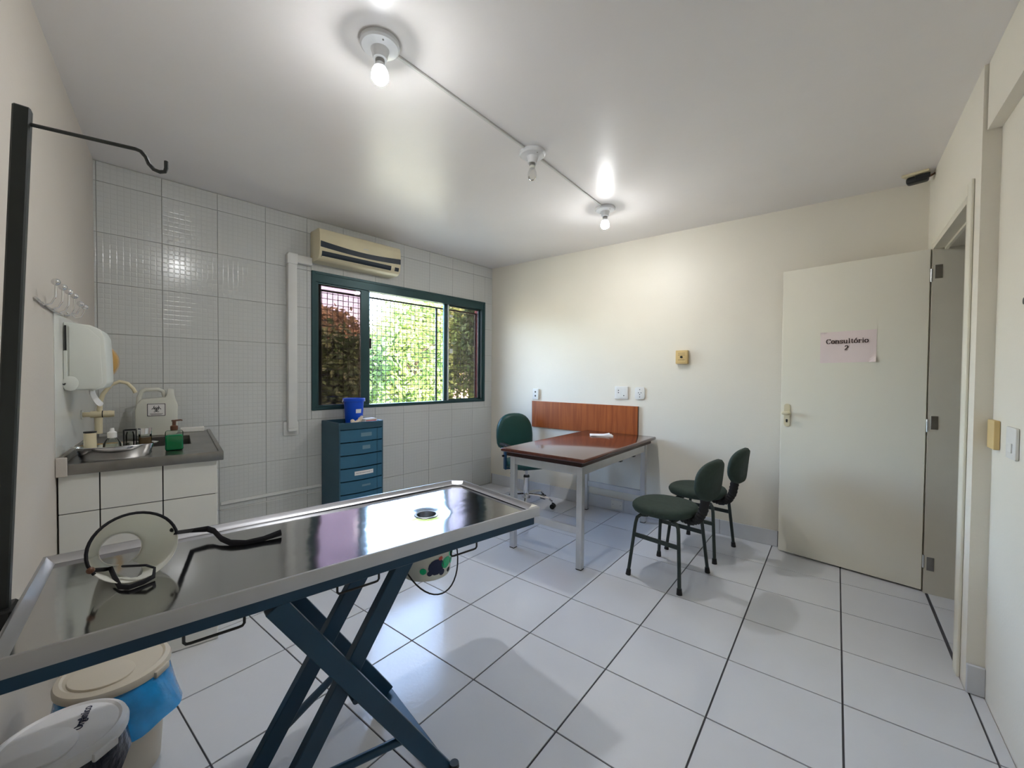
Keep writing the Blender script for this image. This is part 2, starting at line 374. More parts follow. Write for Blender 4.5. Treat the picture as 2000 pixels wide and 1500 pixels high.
def cut(r):
    a, b, c, d = r
    if b <= WS0 or a >= WS1 or d <= WZ0 or c >= WZ1: return [r]
    out = []
    if a < WS0: out.append((a, WS0, c, d)); a = WS0
    if b > WS1: out.append((WS1, b, c, d)); b = WS1
    if c < WZ0: out.append((a, b, c, WZ0))
    if d > WZ1: out.append((a, b, WZ1, d))
    return out
for a, b in cells(.004, sC-.004, S0, TS):
    for c, d in cells(.001, H-.004, Z0, TZ):
        for r in cut((a, b, c, d)):
            j = .0011
            if r[1]-r[0] < .01 or r[3]-r[2] < .01: continue
            o = G().box(r[0]+j, r[1]-j, -.008, random.uniform(-.0003, .0004), r[2]+j, r[3]-j, .0008, 1).done('tile', 'mosaic', ww, False)
            o.matrix_local = MW
struct('wall_desk', G().box(XW-.2, 2.9, YW, YW+.15, -.1, H), 'paint', 'plain cream painted wall behind the desk')
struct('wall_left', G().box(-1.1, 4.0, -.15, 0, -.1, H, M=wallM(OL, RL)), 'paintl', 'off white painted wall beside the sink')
DY0, DY1, DZ = 1.02, 1.925, 2.19          # doorway
g = G()
g.box(XR, XR+.22, .8617, DY0, -.1, H); g.box(XR, XR+.22, DY1, YW, -.1, H); g.box(XR, XR+.22, DY0, DY1, DZ, H)
g.box(XB, XR+.22, -2.6, .8617, -.1, H)
struct('wall_door', g, 'paint', 'cream painted wall with the open doorway')
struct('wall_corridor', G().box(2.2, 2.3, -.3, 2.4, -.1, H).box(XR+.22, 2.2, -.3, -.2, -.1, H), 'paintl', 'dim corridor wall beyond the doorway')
struct('trim_1', G().box(XR+.012, XB-.0005, -2.6, .853, 2.40, H-.0005), 'paint', 'cream painted beam above the wall recess')
# door casing
g = G()
g.box(XR-.012, XR-.0005, DY0-.062, DY0+.0, .0, DZ+.055, .003, 1); g.box(XR-.012, XR-.0005, DY1, DY1+.045, 0, DZ+.055, .003, 1); g.box(XR-.012, XR-.0005, DY0+.0005, DY1-.0005, DZ, DZ+.055, .003, 1)
tr = struct('trim_2', g, 'doorp', 'cream casing around the doorway')
g = G(); g.box(XR-.010, XR+.235, DY1-.028, DY1-.0005, 0, DZ-.0005); g.box(XR-.010, XR+.235, DY0+.0005, DY0+.028, 0, DZ-.0005); g.box(XR-.010, XR+.235, DY0+.03, DY1-.03, DZ-.028, DZ-.0005)
g.done('jamb', 'jamb', tr, False)
g = G(); g.box(XR+.04, XR+.055, DY0+.03, DY1-.042, DZ-.042, DZ-.0285)
g.done('door_stop', 'doorp', tr, False)
# pillar base tile
o = tag(G().box(XR-.0, XB+.0, .845, .8612, .002, .125, .002, 1).done('baseboard_pillar', 'btile', None, False), 'grey tile end at the foot of the door pillar', kind='structure')
# desk wall baseboard
bb = struct('baseboard_desk', G().box(XW+.01, .47, YW-.006, YW-.0005, .0005, .122), 'grout', 'pale tile baseboard along the desk wall')
for x0 in [-2.56+k*.4338 for k in range(7)]:
    x1 = min(x0+.4338, .468)
    if x0 > .468: continue
    G().box(x0+.0016, x1-.0016, YW-.014, YW-.0062, .0006, .125, .0015, 1).done('tile', 'btile', bb, False)
# ------------------------------------------------------------------ window
wd = thing('window_1', 'dark green aluminium sliding window with bronze glass, middle open', None, Wp(0, 0, 0), RW, kind='structure')
g = G()
g.box(WS0+.001, WS1-.001, -.072, .006, WZ1-.093, WZ1-.001, .003, 1); g.box(WS0+.001, WS1-.001, -.072, .006, WZ0+.001, WZ0+.03, .003, 1)
g.box(WS0+.001, WS0+.05, -.072, .006, WZ0+.03, WZ1-.093, .003, 1); g.box(WS1-.05, WS1-.001, -.072, .006, WZ0+.03, WZ1-.093, .003, 1)
g.done('outer_frame', 'frame', wd, True)
g = G(); g.box(WS1-.03, WS1-.001, .0062, .012, WZ0+.001, WZ1-.001); g.box(WS0+.001, WS0+.03, .0062, .012, WZ0+.001, WZ1-.001); g.box(WS0+.031, WS1-.031, .0062, .012, WZ1-.022, WZ1-.001); g.done('inner_lip', 'frame', wd, False)
def sash(s0, s1, y0, y1, stl, str_):
    z0, z1 = WZ0+.031, WZ1-.094
    g = G(); g.box(s0, s0+str_, y0, y1, z0, z1, .002, 1); g.box(s1-stl, s1, y0, y1, z0, z1, .002, 1); g.box(s0+str_, s1-stl, y0, y1, z0, z0+.012); g.box(s0+str_, s1-stl, y0, y1, z1-.012, z1)
    f = g.done('sash', 'frame', wd, True)
    G().box(s0+str_, s1-stl, (y0+y1)/2-.002, (y0+y1)/2+.002, z0+.012, z1-.012).done('pane', 'tint', f, False)
    return f
sl = sash(1.645, WS1-.051, -.030, -.004, .012, .085)
sr = sash(WS0+.051, .72, -.066, -.040, .062, .012)
sash(1.62, WS1-.051, -.066, -.04, .05, .06)
G().box(.668, .682, -.0395, -.020, WZ0+.032, WZ1-.095).done('brush_strip', 'alu', wd, False)
for z in (2.01, 1.60): G().box(.60, .645, -.0395, -.03, z, z+.055 if z < 2 else z+.03, .003, 1).done('latch', 'alu', wd)
G().box(1.615, 1.642, -.03, -.012, 1.60, 1.70, .004, 1).done('pull_handle', 'dark', wd)
# outside grille
gr = thing('window_grille', 'square wire mesh grille outside the open window', 'grille', Wp(0, 0, 0), RW)
gy = -.155
g = G()
for a, b, c, d in ((WS0+.012, WS1-.012, WZ1-.135, WZ1-.118), (WS0+.012, WS1-.012, WZ0+.012, WZ0+.022)): g.box(a, b, gy-.008, gy+.008, c, d)
g.box(WS0+.012, WS0+.024, gy-.008, gy+.008, WZ0+.012, WZ1-.118); g.box(WS1-.024, WS1-.012, gy-.008, gy+.008, WZ0+.012, WZ1-.118)
g.box(.735, .755, gy-.008, gy+.008, WZ0+.022, WZ1-.135)
g.done('grille_frame', 'wire', gr, False)
gv = G().cyl((0, 0, WZ0+.02), (0, 0, WZ1-.13), .0030, n=6).mesh('wire_v'); gv.materials.append(MT['wire'])
gh = G().cyl((WS0+.02, 0, 0), (WS1-.02, 0, 0), .0030, n=6).mesh('wire_h'); gh.materials.append(MT['wire'])
s = WS0+.05
while s < WS1-.03:
    o = bpy.data.objects.new('wire', gv); COL.objects.link(o); o.parent = gr; o.location = (s, gy, 0); s += .05
z = WZ0+.06
while z < WZ1-.14:
    o = bpy.data.objects.new('wire', gh); COL.objects.link(o); o.parent = gr; o.location = (0, gy+.004, z); z += .05
# ------------------------------------------------------------------ outdoors
struct('ground', G().box(-60, -2.95, -35, 45, -.5, -.35), 'grass', 'sunlit lawn outside the window')
def tree(name, label, x, y, h, rx, rz, mt, n, leaf, dens_low=.25, trunk=.12, grp='trees outside the window'):
    t = thing(name, label, 'tree', (x, y, -.35), 0, grp)
    g = G(); top = h-rz*.6
    g.tube([(0, 0, 0), (.06, .03, top*.4), (-.05, .1, top*.75), (.03, 0, top)], [trunk, trunk*.8, trunk*.6, trunk*.35], 9)
    for k in range(9):
        a = random.uniform(0, 2*PI); z0 = top*random.uniform(.45, .95); L = rx*random.uniform(.5, .85)
        g.tube([(0, 0, z0), (L*.5*math.cos(a), L*.5*math.sin(a), z0+L*.35), (L*math.cos(a), L*math.sin(a), z0+L*.6)], [trunk*.4, trunk*.25, trunk*.08], 6)
    g.done('trunk', 'bark', t)
    cl = np.random.normal(size=(46, 3)); cl /= np.linalg.norm(cl, axis=1)[:, None]; cl *= np.random.uniform(.35, 1, (46, 1))**.5
    cl = cl*np.array([rx, rx, rz])*.85+np.array([0, 0, h-rz])
    c = cl[np.random.randint(0, 46, n)]+np.random.normal(size=(n, 3))*np.array([rx, rx, rz])*.16
    nrm = np.random.normal(size=(n, 3)); nrm[:, 2] += .5; nrm /= np.linalg.norm(nrm, axis=1)[:, None]
    a = np.cross(nrm, np.random.normal(size=(n, 3))); a /= np.linalg.norm(a, axis=1)[:, None]; b = np.cross(nrm, a)
    sz = leaf*np.random.uniform(.6, 1.3, (n, 1))
    V = np.empty((n, 4, 3)); V[:, 0] = c-a*sz; V[:, 1] = c+b*sz*.5+nrm*sz*.1; V[:, 2] = c+a*sz; V[:, 3] = c-b*sz*.5+nrm*sz*.1
    me = bpy.data.meshes.new('crown'); F = np.arange(n*4).reshape(n, 4)
    me.from_pydata(V.reshape(-1, 3).tolist(), [], F.tolist())
    o = _obj('crown', me, mt, t, False); o['kind'] = 'stuff'
    return t
tree('tree', 'russet leaved tree seen through the left bronze pane', -13.0, 5.0, 4.0, 1.7, 1.3, 'leafo', 8000, .13)
tree('tree', 'dark green tree filling the lower left bronze pane', -9.6, 4.1, 2.9, 1.2, 1.3, 'leafd', 9000, .11)
tree('tree', 'yellow green tree at the left of the open sash', -12.6, 9.6, 5.6, 1.7, 2.2, 'leafy', 6500, .12)
tree('tree', 'bright green tree in the middle of the open sash', -10.5, 7.3, 4.5, 1.5, 2.2, 'leafg', 9000, .11)
tree('tree', 'light green tree at the right of the open sash', -9.6, 9.4, 5.0, 1.5, 2.4, 'leafg', 8000, .11)
tree('tree', 'tall dark tree seen through the right bronze pane', -7.4, 8.9, 5.6, 1.6, 2.6, 'leafd', 16000, .12)
tree('tree', 'small yellow tree behind the middle of the open sash', -15.5, 11.5, 5.6, 2.3, 2.6, 'leafy', 6500, .14)
fw_ = thing('garden_wall', 'low pale garden wall across the lawn', 'wall', (-19, 9, -.35), math.radians(62))
G().box(-9, 9, -.1, .1, 0, .85, .01, 1).done('masonry', 'fenc', fw_, False); G().box(-9.05, 9.05, -.14, .14, .85, .93, .01, 1).done('coping', 'fenc', fw_, False)
for k, (zz, sl_) in enumerate(((1.55, .5), (1.30, .0), (1.16, .1))):
    g = G(); P0, P1 = Vector((-16, -2, zz)), Vector((-7.2, 13, zz+sl_))
    g.tube([P0.lerp(P1, t/12)+Vector((0, 0, -.35*math.sin(PI*t/12))) for t in range(13)], .013, 5)
    tag(g.done('overhead_cable', 'alu'), ['pale cable crossing highest outside the window', 'middle cable sagging across the view outside', 'lowest cable sagging across the view outside'][k], 'cable')
# ------------------------------------------------------------------ door
hx, hy = 1.262, 1.905; ex, ey = .478, 2.052
dv = Vector((hx-ex, hy-ey, 0)); dl = dv.length; DR = ang_of(dv)
dr = thing('door_1', 'cream flush door swung open against the desk wall', None, (ex, ey, 0), DR, kind='structure')
G().box(0, dl, -.0, .034, .012, 2.168, .002, 1).done('leaf', 'doorp', dr)
hd = G(); hd.prism(arc((.043, 1.135), .020, .02, 0, 180, 10)+arc((.043, 1.0), .020, .02, 180, 360, 10), -.006, -.0005, 'y').done('escutcheon', 'beige', dr)
g = G(); g.cyl((.043, -.006, 1.085), (.043, -.045, 1.085), .009, n=12); g.ball((.050, -.052, 1.085), (.034, .014, .015), 18, 12)
hd = g.done('handle', 'beige', dr)
G().prism(arc((.043, 1.03), .007, .007, 0, 360, 12)[:-1], -.0075, -.0062, 'y').done('keyhole', 'dark', dr)
g = G(); g.box(.038, .048, -.0078, -.0062, 1.012, 1.03); g.done('keyhole_slot', 'dark', dr)
for z in (2.0, 1.06, .20):
    g = G(); g.box(dl+.002, dl+.0035, .002, .034, z-.035, z+.035); g.cyl((dl+.007, -.004, z-.04), (dl+.007, -.004, z+.04), .006, n=10); h_ = g.done('hinge', 'alu', dr)
for z in (2.02, 1.08, .19):
    o = G().box(XR+.002, XR+.036, DY1-.0305, DY1-.0285, z-.042, z+.042, .0008, 1).done('hinge_plate', 'sink', tr, False)
# sign on the door
sg = thing('paper_sign', 'pinkish paper sign taped on the door reading Consultorio 2', 'sign', (ex, ey, 0), DR)
x0, x1, z0, z1 = .243, .553, 1.462, 1.682
def sgf(u, v):
    x, z = x0+(x1-x0)*u, z0+(z1-z0)*v
    c = max(0, (u-.86)/.14)*max(0, (.2-v)/.2)+.5*max(0, (.12-u)/.12)*max(0, (v-.86)/.14)
    return (x-.012*(1-v)*0, -.0022-.012*c-.001*math.sin(9*u+3*v), z+.004*u)
g = G().grid(sgf, 16, 12); o = g.done('sheet', 'sign', sg, False); md = o.modifiers.new('s', 'SOLIDIFY'); md.thickness = .0006
g = G(); lettering(g, 'Consultório', .043, (x0+x1)/2-.003, 1.60, -.0052, -.0045, 'y', True, wt=.064, sx=1.06); lettering(g, '2', .043, (x0+x1)/2-.004, 1.552, -.0052, -.0045, 'y', True, wt=.064)
g.done('lettering', 'ink', sg, False)
# ------------------------------------------------------------------ wall fittings
def plate(name, label, cat, loc, rz, wd_, ht, dp, mt, rnd, fn):
    t = thing(name, label, cat, loc, rz)
    pl = []
    for cx, cy, a0 in ((wd_/2-rnd, ht/2-rnd, 0), (-wd_/2+rnd, ht/2-rnd, 90), (-wd_/2+rnd, -ht/2+rnd, 180), (wd_/2-rnd, -ht/2+rnd, 270)): pl += arc((cx, cy), rnd, rnd, a0, a0+90, 5)
    G().prism(pl, .0006, dp, 'y', bev=min(.003, dp*.3)).done('plate', mt, t)
    if fn: fn(t, dp)
    return t
def holes(t, dp, pts, r=.004):
    for (x, z) in pts: G().prism([(x+p[0], z+p[1]) for p in arc((0, 0), r, r, 0, 360, 10)[:-1]], dp-.0002, dp+.0006, 'y').done('socket_hole', 'dark', t, False)
plate('wall_socket', 'white two hole socket above the wood panel by the corner', 'socket', Dp(-1.895, 0, 1.143), RD, .075, .122, .030, 'white', .008, lambda t, d: holes(t, d, [(0, .025), (0, -.02)], .011))
def dbl(t, d):
    G().box(-.052, -.004, d, d+.002, -.045, .045, .0006, 1).done('module', 'white', t); G().box(.004, .052, d, d+.002, -.045, .045, .0006, 1).done('module', 'white', t)
    holes(t, d+.002, [(.028, .0), (.028, .022), (-.028, -.028)], .0055)
plate('wall_socket', 'square double module white socket plate left of the rounded one', 'socket', Dp(-.868, 0, 1.191), RD, .140, .128, .013, 'white', .010, dbl)
plate('wall_socket', 'rounded white socket plate over the right end of the wood panel', 'socket', Dp(-.680, 0, 1.192), RD, .098, .122, .012, 'white', .024, lambda t, d: holes(t, d, [(0, .035), (.013, .004), (-.013, .004), (0, -.012), (0, -.036)], .0045))
def alarm(t, d):
    G().box(-.040, .040, d, d+.003, -.048, .048, .001, 1).done('face', 'yell', t)
    G().cyl((0, d+.003, .0), (0, d+.016, .0), .011, .009, 14).done('button', 'dark', t)
    for z in (.034, .018, -.026): G().box(-.03, .03, d+.003, d+.0036, z-.0014, z+.0014).done('groove', 'brown', t, False)
plate('call_button', 'yellowed plastic call button box high on the desk wall', 'button', Dp(-.289, 0, 1.532), RD, .103, .122, .042, 'yell', .006, alarm)
plate('blank_cover', 'cream blank cover set into the baseboard under the desk', 'cover', (-.897, YW-.0145, .063), RD, .118, .088, .004, 'white', .004, lambda t, d: holes(t, d, [(.04, 0), (-.04, 0)], .003))
plate('switch_plate', 'yellowed blank plate beside the door pillar', 'switch', Rp(.800, 0, 1.128, XB), RR, .095, .118, .018, 'yell', .006, None)
plate('switch_plate', 'white light switch plate near the right edge', 'switch', Rp(.585, 0, 1.118, XB), RR, .11, .118, .010, 'white', .008, lambda t, d: G().box(-.02, .02, d, d+.004, -.035, .0, .001, 1).done('rocker', 'white', t))
tag(G().cyl((XB-.0006, .497, 1.63), (XB-.010, .497, 1.63), .012, n=12).done('wall_bumper', 'dark'), 'small dark round stud on the wall above the light switch', 'stud')
# wood panel
wp = thing('wood_panel', 'orange varnished wood board fixed to the wall behind the desk', 'panel', Dp(-1.32, 0, .915), RD)
G().box(-.627, .627, .001, .022, -.148, .148, .001, 1).done('board', 'panel', wp); G().box(-.630, -.6275, .001, .0225, -.148, .148).done('edge_band', 'edge', wp, False)
# trunking on window wall
tk = thing('pipe_trunking', 'white plastic pipe trunking running down beside the window', 'trunking', Wp(2.35, 0, 0), RW)
g = G(); g.box(-.036, .036, .001, .052, .90, 2.262, .008, 2); g.done('vertical_run', 'pvc', tk)
g = G(); g.prism([(-.04, 2.255), (.042, 2.255), (.042, 2.325), (.032, 2.345), (-.04, 2.345)], .001, .056, 'y', bev=.006); g.done('elbow', 'pvc', tk)
G().box(-.158, -.038, .001, .050, 2.272, 2.338, .006, 2).done('horizontal_run', 'pvc', tk)
g = G(); g.box(-.062, .062, .0008, .008, .84, .955, .010, 2); g.prism([(-.036, .90), (.036, .90), (.032, .875), (-.032, .875)], .008, .05, 'y', bev=.004); g.done('end_flange', 'pvc', tk)
cn = thing('cable_trunking', 'thin white cable trunking low on the window wall by the drawers', 'trunking', Wp(2.5, 0, 0), RW)
G().box(-.40, .345, .001, .014, .362, .385, .002, 1).done('run', 'pvc', cn); G().box(-.428, -.40, .001, .03, .27, .445, .004, 1).done('box', 'pvc', cn)
G().box(-.40, .345, .001, .008, .318, .324).done('cable', 'pvc', cn, False)
# ------------------------------------------------------------------ air conditioner
ac = thing('air_conditioner', 'cream split air conditioner above the window', 'air conditioner', Wp(1.81, 0, 2.303), RW)
L2 = .382
prof = [(.001, .0), (.135, .0), (.165, .012), (.186, .045), (.196, .09), (.198, .15), (.196, .215), (.185, .252), (.165, .262), (.001, .262)]
G().prism(prof, -L2, L2, 'x', bev=.006).done('housing', 'cream', ac)
def front(z):
    for (a, b), (c, d) in zip(prof, prof[1:]):
        if b <= z <= d and d > b: return a+(c-a)*(z-b)/(d-b)
    return .19
def stripe(x0, x1, zl, zh, n=24, d=.0022):
    g = G(); g.grid(lambda u, v: ((x0+(x1-x0)*u), front(zl(u)+(zh(u)-zl(u))*v)+d, zl(u)+(zh(u)-zl(u))*v), n, 5); return g
stripe(-L2+.004, L2-.006, lambda u: .103-.016*math.sin(PI*u), lambda u: .152-.022*math.sin(PI*u)).done('dark_stripe', 'darkg', ac)
stripe(-L2+.10, L2-.02, lambda u: .024, lambda u: .072).done('air_outlet', 'darkg', ac)
stripe(-L2+.018, -L2+.062, lambda u: .035, lambda u: .068).done('display', 'darkg', ac)
stripe(-L2+.10, L2-.02, lambda u: .022, lambda u: .030, d=.012).done('louver', 'cream', ac)
stripe(-L2+.10, L2-.02, lambda u: .072, lambda u: .077, d=.004).done('outlet_lip', 'cream', ac)
stripe(-.05, .0, lambda u: .163, lambda u: .168).done('nameplate', 'alu', ac)
# ------------------------------------------------------------------ drawer tower
dt = thing('drawer_tower', 'blue grey plastic drawer tower under the window', 'drawers', Wp(1.91, .03, 0), RW)
g = G(); Wd, Dd, Hd = .2, .345, .947
g.box(Wd-.014, Wd, 0, Dd-.01, .0, Hd-.045, .002, 1); g.box(-Wd, -Wd+.014, 0, Dd-.01, 0, Hd-.045, .002, 1); g.box(-Wd+.014, Wd-.014, 0, .012, 0, Hd-.045); g.box(-Wd+.014, Wd-.014, 0.012, Dd-.03, 0, .02)
g.done('cabinet', 'drawd', dt)
def bow(x, d=.022): return Dd-.012+d*(1-(x/Wd)**2)
nb = 14
outer = [(-Wd, 0)]+[(-Wd+2*Wd*i/nb, bow(-Wd+2*Wd*i/nb)) for i in range(nb+1)]+[(Wd, 0)]
inner = [(p[0]*.9, min(max(p[1], .018), bow(p[0]*.9)-.02)) for p in outer]
g = G(); g.prism(outer, Hd-.055, Hd-.042)
bmr = G()
for i in range(len(outer)):
    a, b = outer[i], outer[(i+1) % len(outer)]; c, d = inner[(i+1) % len(outer)], inner[i]
    g.prism([a, b, c, d], Hd-.042, Hd)
g.done('top_tray', 'drawd', dt)
zt = Hd-.062; dh = .1085
for k in range(8):
    z1_ = zt-k*dh; z0_ = z1_-dh+.010
    pl = [(-Wd+.004+(2*Wd-.008)*i/nb, bow(-Wd+2*Wd*i/nb, .024)) for i in range(nb+1)]
    g = G(); g.prism(pl+[(Wd-.016, .03), (-Wd+.016, .03)], z0_, z1_, bev=.0)
    d_ = g.done('drawer', 'draw', dt)
    g = G(); gx = -.135; g.box(gx-.0015, gx+.0015, bow(gx)-.004, bow(gx)+.0032, z0_, z1_); g.done('groove', 'drawd', d_, False)
    def lab(xc, zc, hw_, hh, mt, nm):
        g = G(); g.grid(lambda u, v: (xc-hw_+2*hw_*u, bow(xc-hw_+2*hw_*u, .024)+.0016, zc-hh+2*hh*v), 6, 1); return g.done(nm, mt, d_)
    if k in (0, 1, 4): lab(-.03, (z0_+z1_)/2+.004, (.05, .036, 0, 0, .04)[k], .016 if k < 4 else .008, 'tag', 'label_tab')
    if k == 3:
        lab(-.01, (z0_+z1_)/2+.006, .085, .017, 'paper', 'paper_label')
        g = G(); x = -.08
        while x < .06:
            L_ = random.uniform(.006, .016); g.grid(lambda u, v: (x+L_*u, bow(x, .024)+.0021, (z0_+z1_)/2+.004+.004*v), 1, 1); x += L_+.004
        g.done('faint_print', 'inkb', d_, False)
# blue bucket on the tower
ZTR = Hd-.042
bk = thing('bucket', 'small blue plastic bucket on top of the drawer tower', 'bucket', Wp(1.875, .150, ZTR), RW)
g = G(); g.lathe([(.070, 0), (.072, .004), (.084, .205), (.094, .207), (.096, .232), (.090, .234), (.080, .21), (.068, .008), (.0, .008)], 32, cap1=False); g.done('body', 'blue', bk)
g = G(); g.grid(lambda u, v: ((.081+.0035*v)*math.sin(-.05+.62*(u-.5)), (.081+.0035*v)*math.cos(-.05+.62*(u-.5)), .105+.035*v), 8, 1); g.done('label', 'paper', bk)
for sx in (-1, 1): G().tube([(sx*.094, 0, .222), (sx*.104, 0, .215), (sx*.104, 0, .20)], .004, 8).done('handle_lug', 'white', bk)
# glove carton + gloves
gb = thing('glove_box', 'red and white carton of gloves on the drawer tower', 'box', Wp(1.80, .288, ZTR), RW+.12)
G().box(-.052, .070, -.040, .036, .001, .060, .001, 1).done('carton', 'paper', gb); G().box(-.045, .060, .0362, .0372, .008, .046).done('red_print', 'red', gb, False)
G().box(-.0535, -.0522, -.03, .03, .006, .052).done('side_print', 'red', gb, False)
gl = thing('latex_glove', 'crumpled cream latex glove beside the glove carton', 'glove', Wp(1.935, .295, ZTR), RW)
g = G()
for (x, y, z, r) in ((0, 0, .022, .026), (.03, .008, .018, .022), (-.03, -.006, .034, .026), (-.052, -.012, .056, .022), (-.066, -.016, .074, .015), (.02, -.01, .044, .020)): g.ball((x, y, z), (r, r*.75, r*.85), 14, 9)
for k in range(4): g.tube([(.0+.016*k-.01, .018, .03), (.004+.016*k-.01, .034, .016), (.002+.016*k-.01, .038, .004)], [.009, .008, .006], 8)
o = g.done('glove', 'glove', gl); md = o.modifiers.new('r', 'REMESH'); md.mode = 'VOXEL'; md.voxel_size = .005; md.use_smooth_shade = True
# ------------------------------------------------------------------ desk
DX0, DX1, DY_0, DY_1, DZT = -1.235, -.508, .715, 2.128, .79
dk = thing('desk', 'dark varnished desk on square aluminium legs', 'desk', ((DX0+DX1)/2, (DY_0+DY_1)/2, 0))
cx, cy = (DX0+DX1)/2, (DY_0+DY_1)/2
hx_, hy_ = (DX1-DX0)/2, (DY_1-DY_0)/2
G().box(-hx_, hx_, -hy_, hy_, DZT-.028, DZT, .011, 4).done('top', 'desk', dk)
G().box(-hx_+.035, hx_-.035, -hy_+.035, hy_-.035, DZT-.062, DZT-.0285, .002, 1).done('under_frame', 'edge', dk)
lx, ly = .295, .60; yo = -.02
LT = DZT-.0625
for sx in (-1, 1):
    for sy in (-1, 1):
        l_ = G().box(sx*lx-.022, sx*lx+.022, yo+sy*ly-.022, yo+sy*ly+.022, .006, LT, .003, 1).done('leg', 'alu', dk)
        G().box(sx*lx-.021, sx*lx+.021, yo+sy*ly-.021, yo+sy*ly+.021, .0005, .006).done('foot_cap', 'rubber', l_, False)
for sy in (-1, 1):
    G().box(-lx+.0222, lx-.0222, yo+sy*ly-.015, yo+sy*ly+.015, LT-.066, LT, .002, 1).done('apron', 'alu', dk)
    G().box(-lx+.0222, lx-.0222, yo+sy*ly-.012, yo+sy*ly+.012, .245, .295, .002, 1).done('stretcher', 'alu', dk)
for sx in (-1, 1): G().box(sx*lx-.015, sx*lx+.015, yo-ly+.0222, yo+ly-.0222, LT-.066, LT, .002, 1).done('apron', 'alu', dk)
for y in (.10, .38): G().box(lx-.03, lx+.0, yo+y-.02, yo+y+.02, LT-.085, LT-.067, .002, 1).done('bracket', 'dark', dk)
pp = thing('paper_sheets', 'few white paper sheets lying at the back of the desk', 'paper', (-.94, 1.86, DZT), .5)
G().box(-.105, .105, -.07, .07, .0004, .003).done('sheet', 'paper', pp, False)
G().box(-.10, .105, -.066, .07, .0032, .006, M=Matrix.Rotation(.1, 4, 'Z')).done('sheet', 'paper', pp, False)
g = G(); g.grid(lambda u, v: (-.09+.17*u, -.05+.11*v, .0065+.012*max(0, u-.5)**2*4), 8, 1); g.done('sheet', 'paper', pp)
# ------------------------------------------------------------------ office chair
oc = thing('office_chair', 'green vinyl swivel office chair with chrome base behind the desk', 'chair', (-1.715, 1.725, 0), math.atan2(-.474, .88))
# local +x is the way it faces
for k in range(5):
    a = 2*PI*k/5+.75; c, s_ = math.cos(a), math.sin(a)
    lg = G().tube([(.02*c, .02*s_, .115), (.14*c, .14*s_, .118), (.24*c, .24*s_, .100), (.285*c, .285*s_, .070)], [.017, .015, .013, .011], 10).done('base_arm', 'chrome', oc)
    g = G(); e = Vector((.29*c, .29*s_, .0)); sd_ = Vector((-s_, c, 0))
    for sg_ in (-1, 1): g.cyl(e+sd_*sg_*.006+Vector((0, 0, .026)), e+sd_*sg_*.026+Vector((0, 0, .026)), .0255, n=16)
    g.box(-.012, .012, -.006, .006, .026, .062, M=Matrix.Translation(e)); g.done('caster', 'dark', lg)
g = G(); g.cyl((0, 0, .085), (0, 0, .30), .031, .028, 20); g.cyl((0, 0, .08), (0, 0, .13), .042, .036, 20); g.done('column', 'chrome', oc)
G().cyl((0, 0, .295), (0, 0, .315), .033, .03, 20).done('collar', 'dark', oc); G().cyl((0, 0, .315), (0, 0, .43), .014, n=14).done('gas_piston', 'alu', oc)
G().box(-.10, .10, -.08, .08, .43, .452, .004, 1).done('mechanism', 'dark', oc)
G().tube([(.02, -.08, .44), (.03, -.17, .425), (.05, -.20, .405)], [.008, .008, .012], 8).done('lever', 'dark', oc)
def cushion(g, fx, fy, zc, th, n=28, pw=2.6, dome=.25, M=None):
    b = bmesh.new(); rings = []
    for (f, z) in ((.80, -th/2), (.95, -th/2+th*.06), (1.0, -th*.12), (1.0, th*.12), (.95, th*.36), (.8, th*.46), (.5, th*.52), (.01, th*.55)):
        rg = []
        for k in range(n):
            a = 2*PI*k/n; c, s_ = math.cos(a), math.sin(a)
            rg.append(b.verts.new((fx*f*math.copysign(abs(c)**(2/pw), c), fy*f*math.copysign(abs(s_)**(2/pw), s_), zc+z)))
        rings.append(rg)
    for A_, B_ in zip(rings, rings[1:]):
        for k in range(n): b.faces.new((A_[k], A_[(k+1) % n], B_[(k+1) % n], B_[k]))
    b.faces.new(rings[0][::-1]); b.faces.new(rings[-1])
    return g._merge(b, M)
g = G(); cushion(g, .225, .225, .492, .075); g.done('seat', 'gvin', oc, ang=60)
# backrest: pad standing upright, front towards +x
Mb = Matrix.Translation((-.235, 0, .0)) @ Matrix.Rotation(math.radians(-6), 4, 'Y')
def backpad(g, hw_, z0, z1, th, M, top=.62):
    b = bmesh.new(); ol = []
    zc = z0+(z1-z0)*(1-top)
    for k in range(17): a = PI*k/16; ol.append((hw_*math.copysign(abs(math.cos(a))**.8, math.cos(a)), zc+(z1-zc)*math.sin(a)**.85))
    rb = .06
    ol += [(-hw_, zc-.02), (-hw_*.98, z0+rb), (-hw_*.9, z0+.02), (-hw_*.72, z0)] + [(hw_*.72, z0), (hw_*.9, z0+.02), (hw_*.98, z0+rb), (hw_, zc-.02)]
    cz = (z0+z1)/2; rings = []
    for f, x in ((.9, -th/2), (1, -th*.2), (1, th*.15), (.94, th*.4), (.8, th*.5), (.4, th*.56)):
        rings.append([b.verts.new((x, p[0]*f, cz+(p[1]-cz)*f)) for p in ol])
    n = len(ol)
    for A_, B_ in zip(rings, rings[1:]):
        for k in range(n): b.faces.new((A_[k], A_[(k+1) % n], B_[(k+1) % n], B_[k]))
    b.faces.new(rings[0][::-1]); b.faces.new(rings[-1]); bmesh.ops.recalc_face_normals(b, faces=b.faces[:])
    return g._merge(b, M)
g = G(); backpad(g, .215, .60, .985, .075, Mb); g.done('backrest', 'gvin', oc, ang=60)
g = G(); g.bar((-.06, 0, .445), (-.275, 0, .46), .06, .012, bev=.002); g.bar((-.275, 0, .455), (-.315, 0, .74), .06, .012, (1, 0, 0), bev=.002); g.done('back_bracket', 'dark', oc)
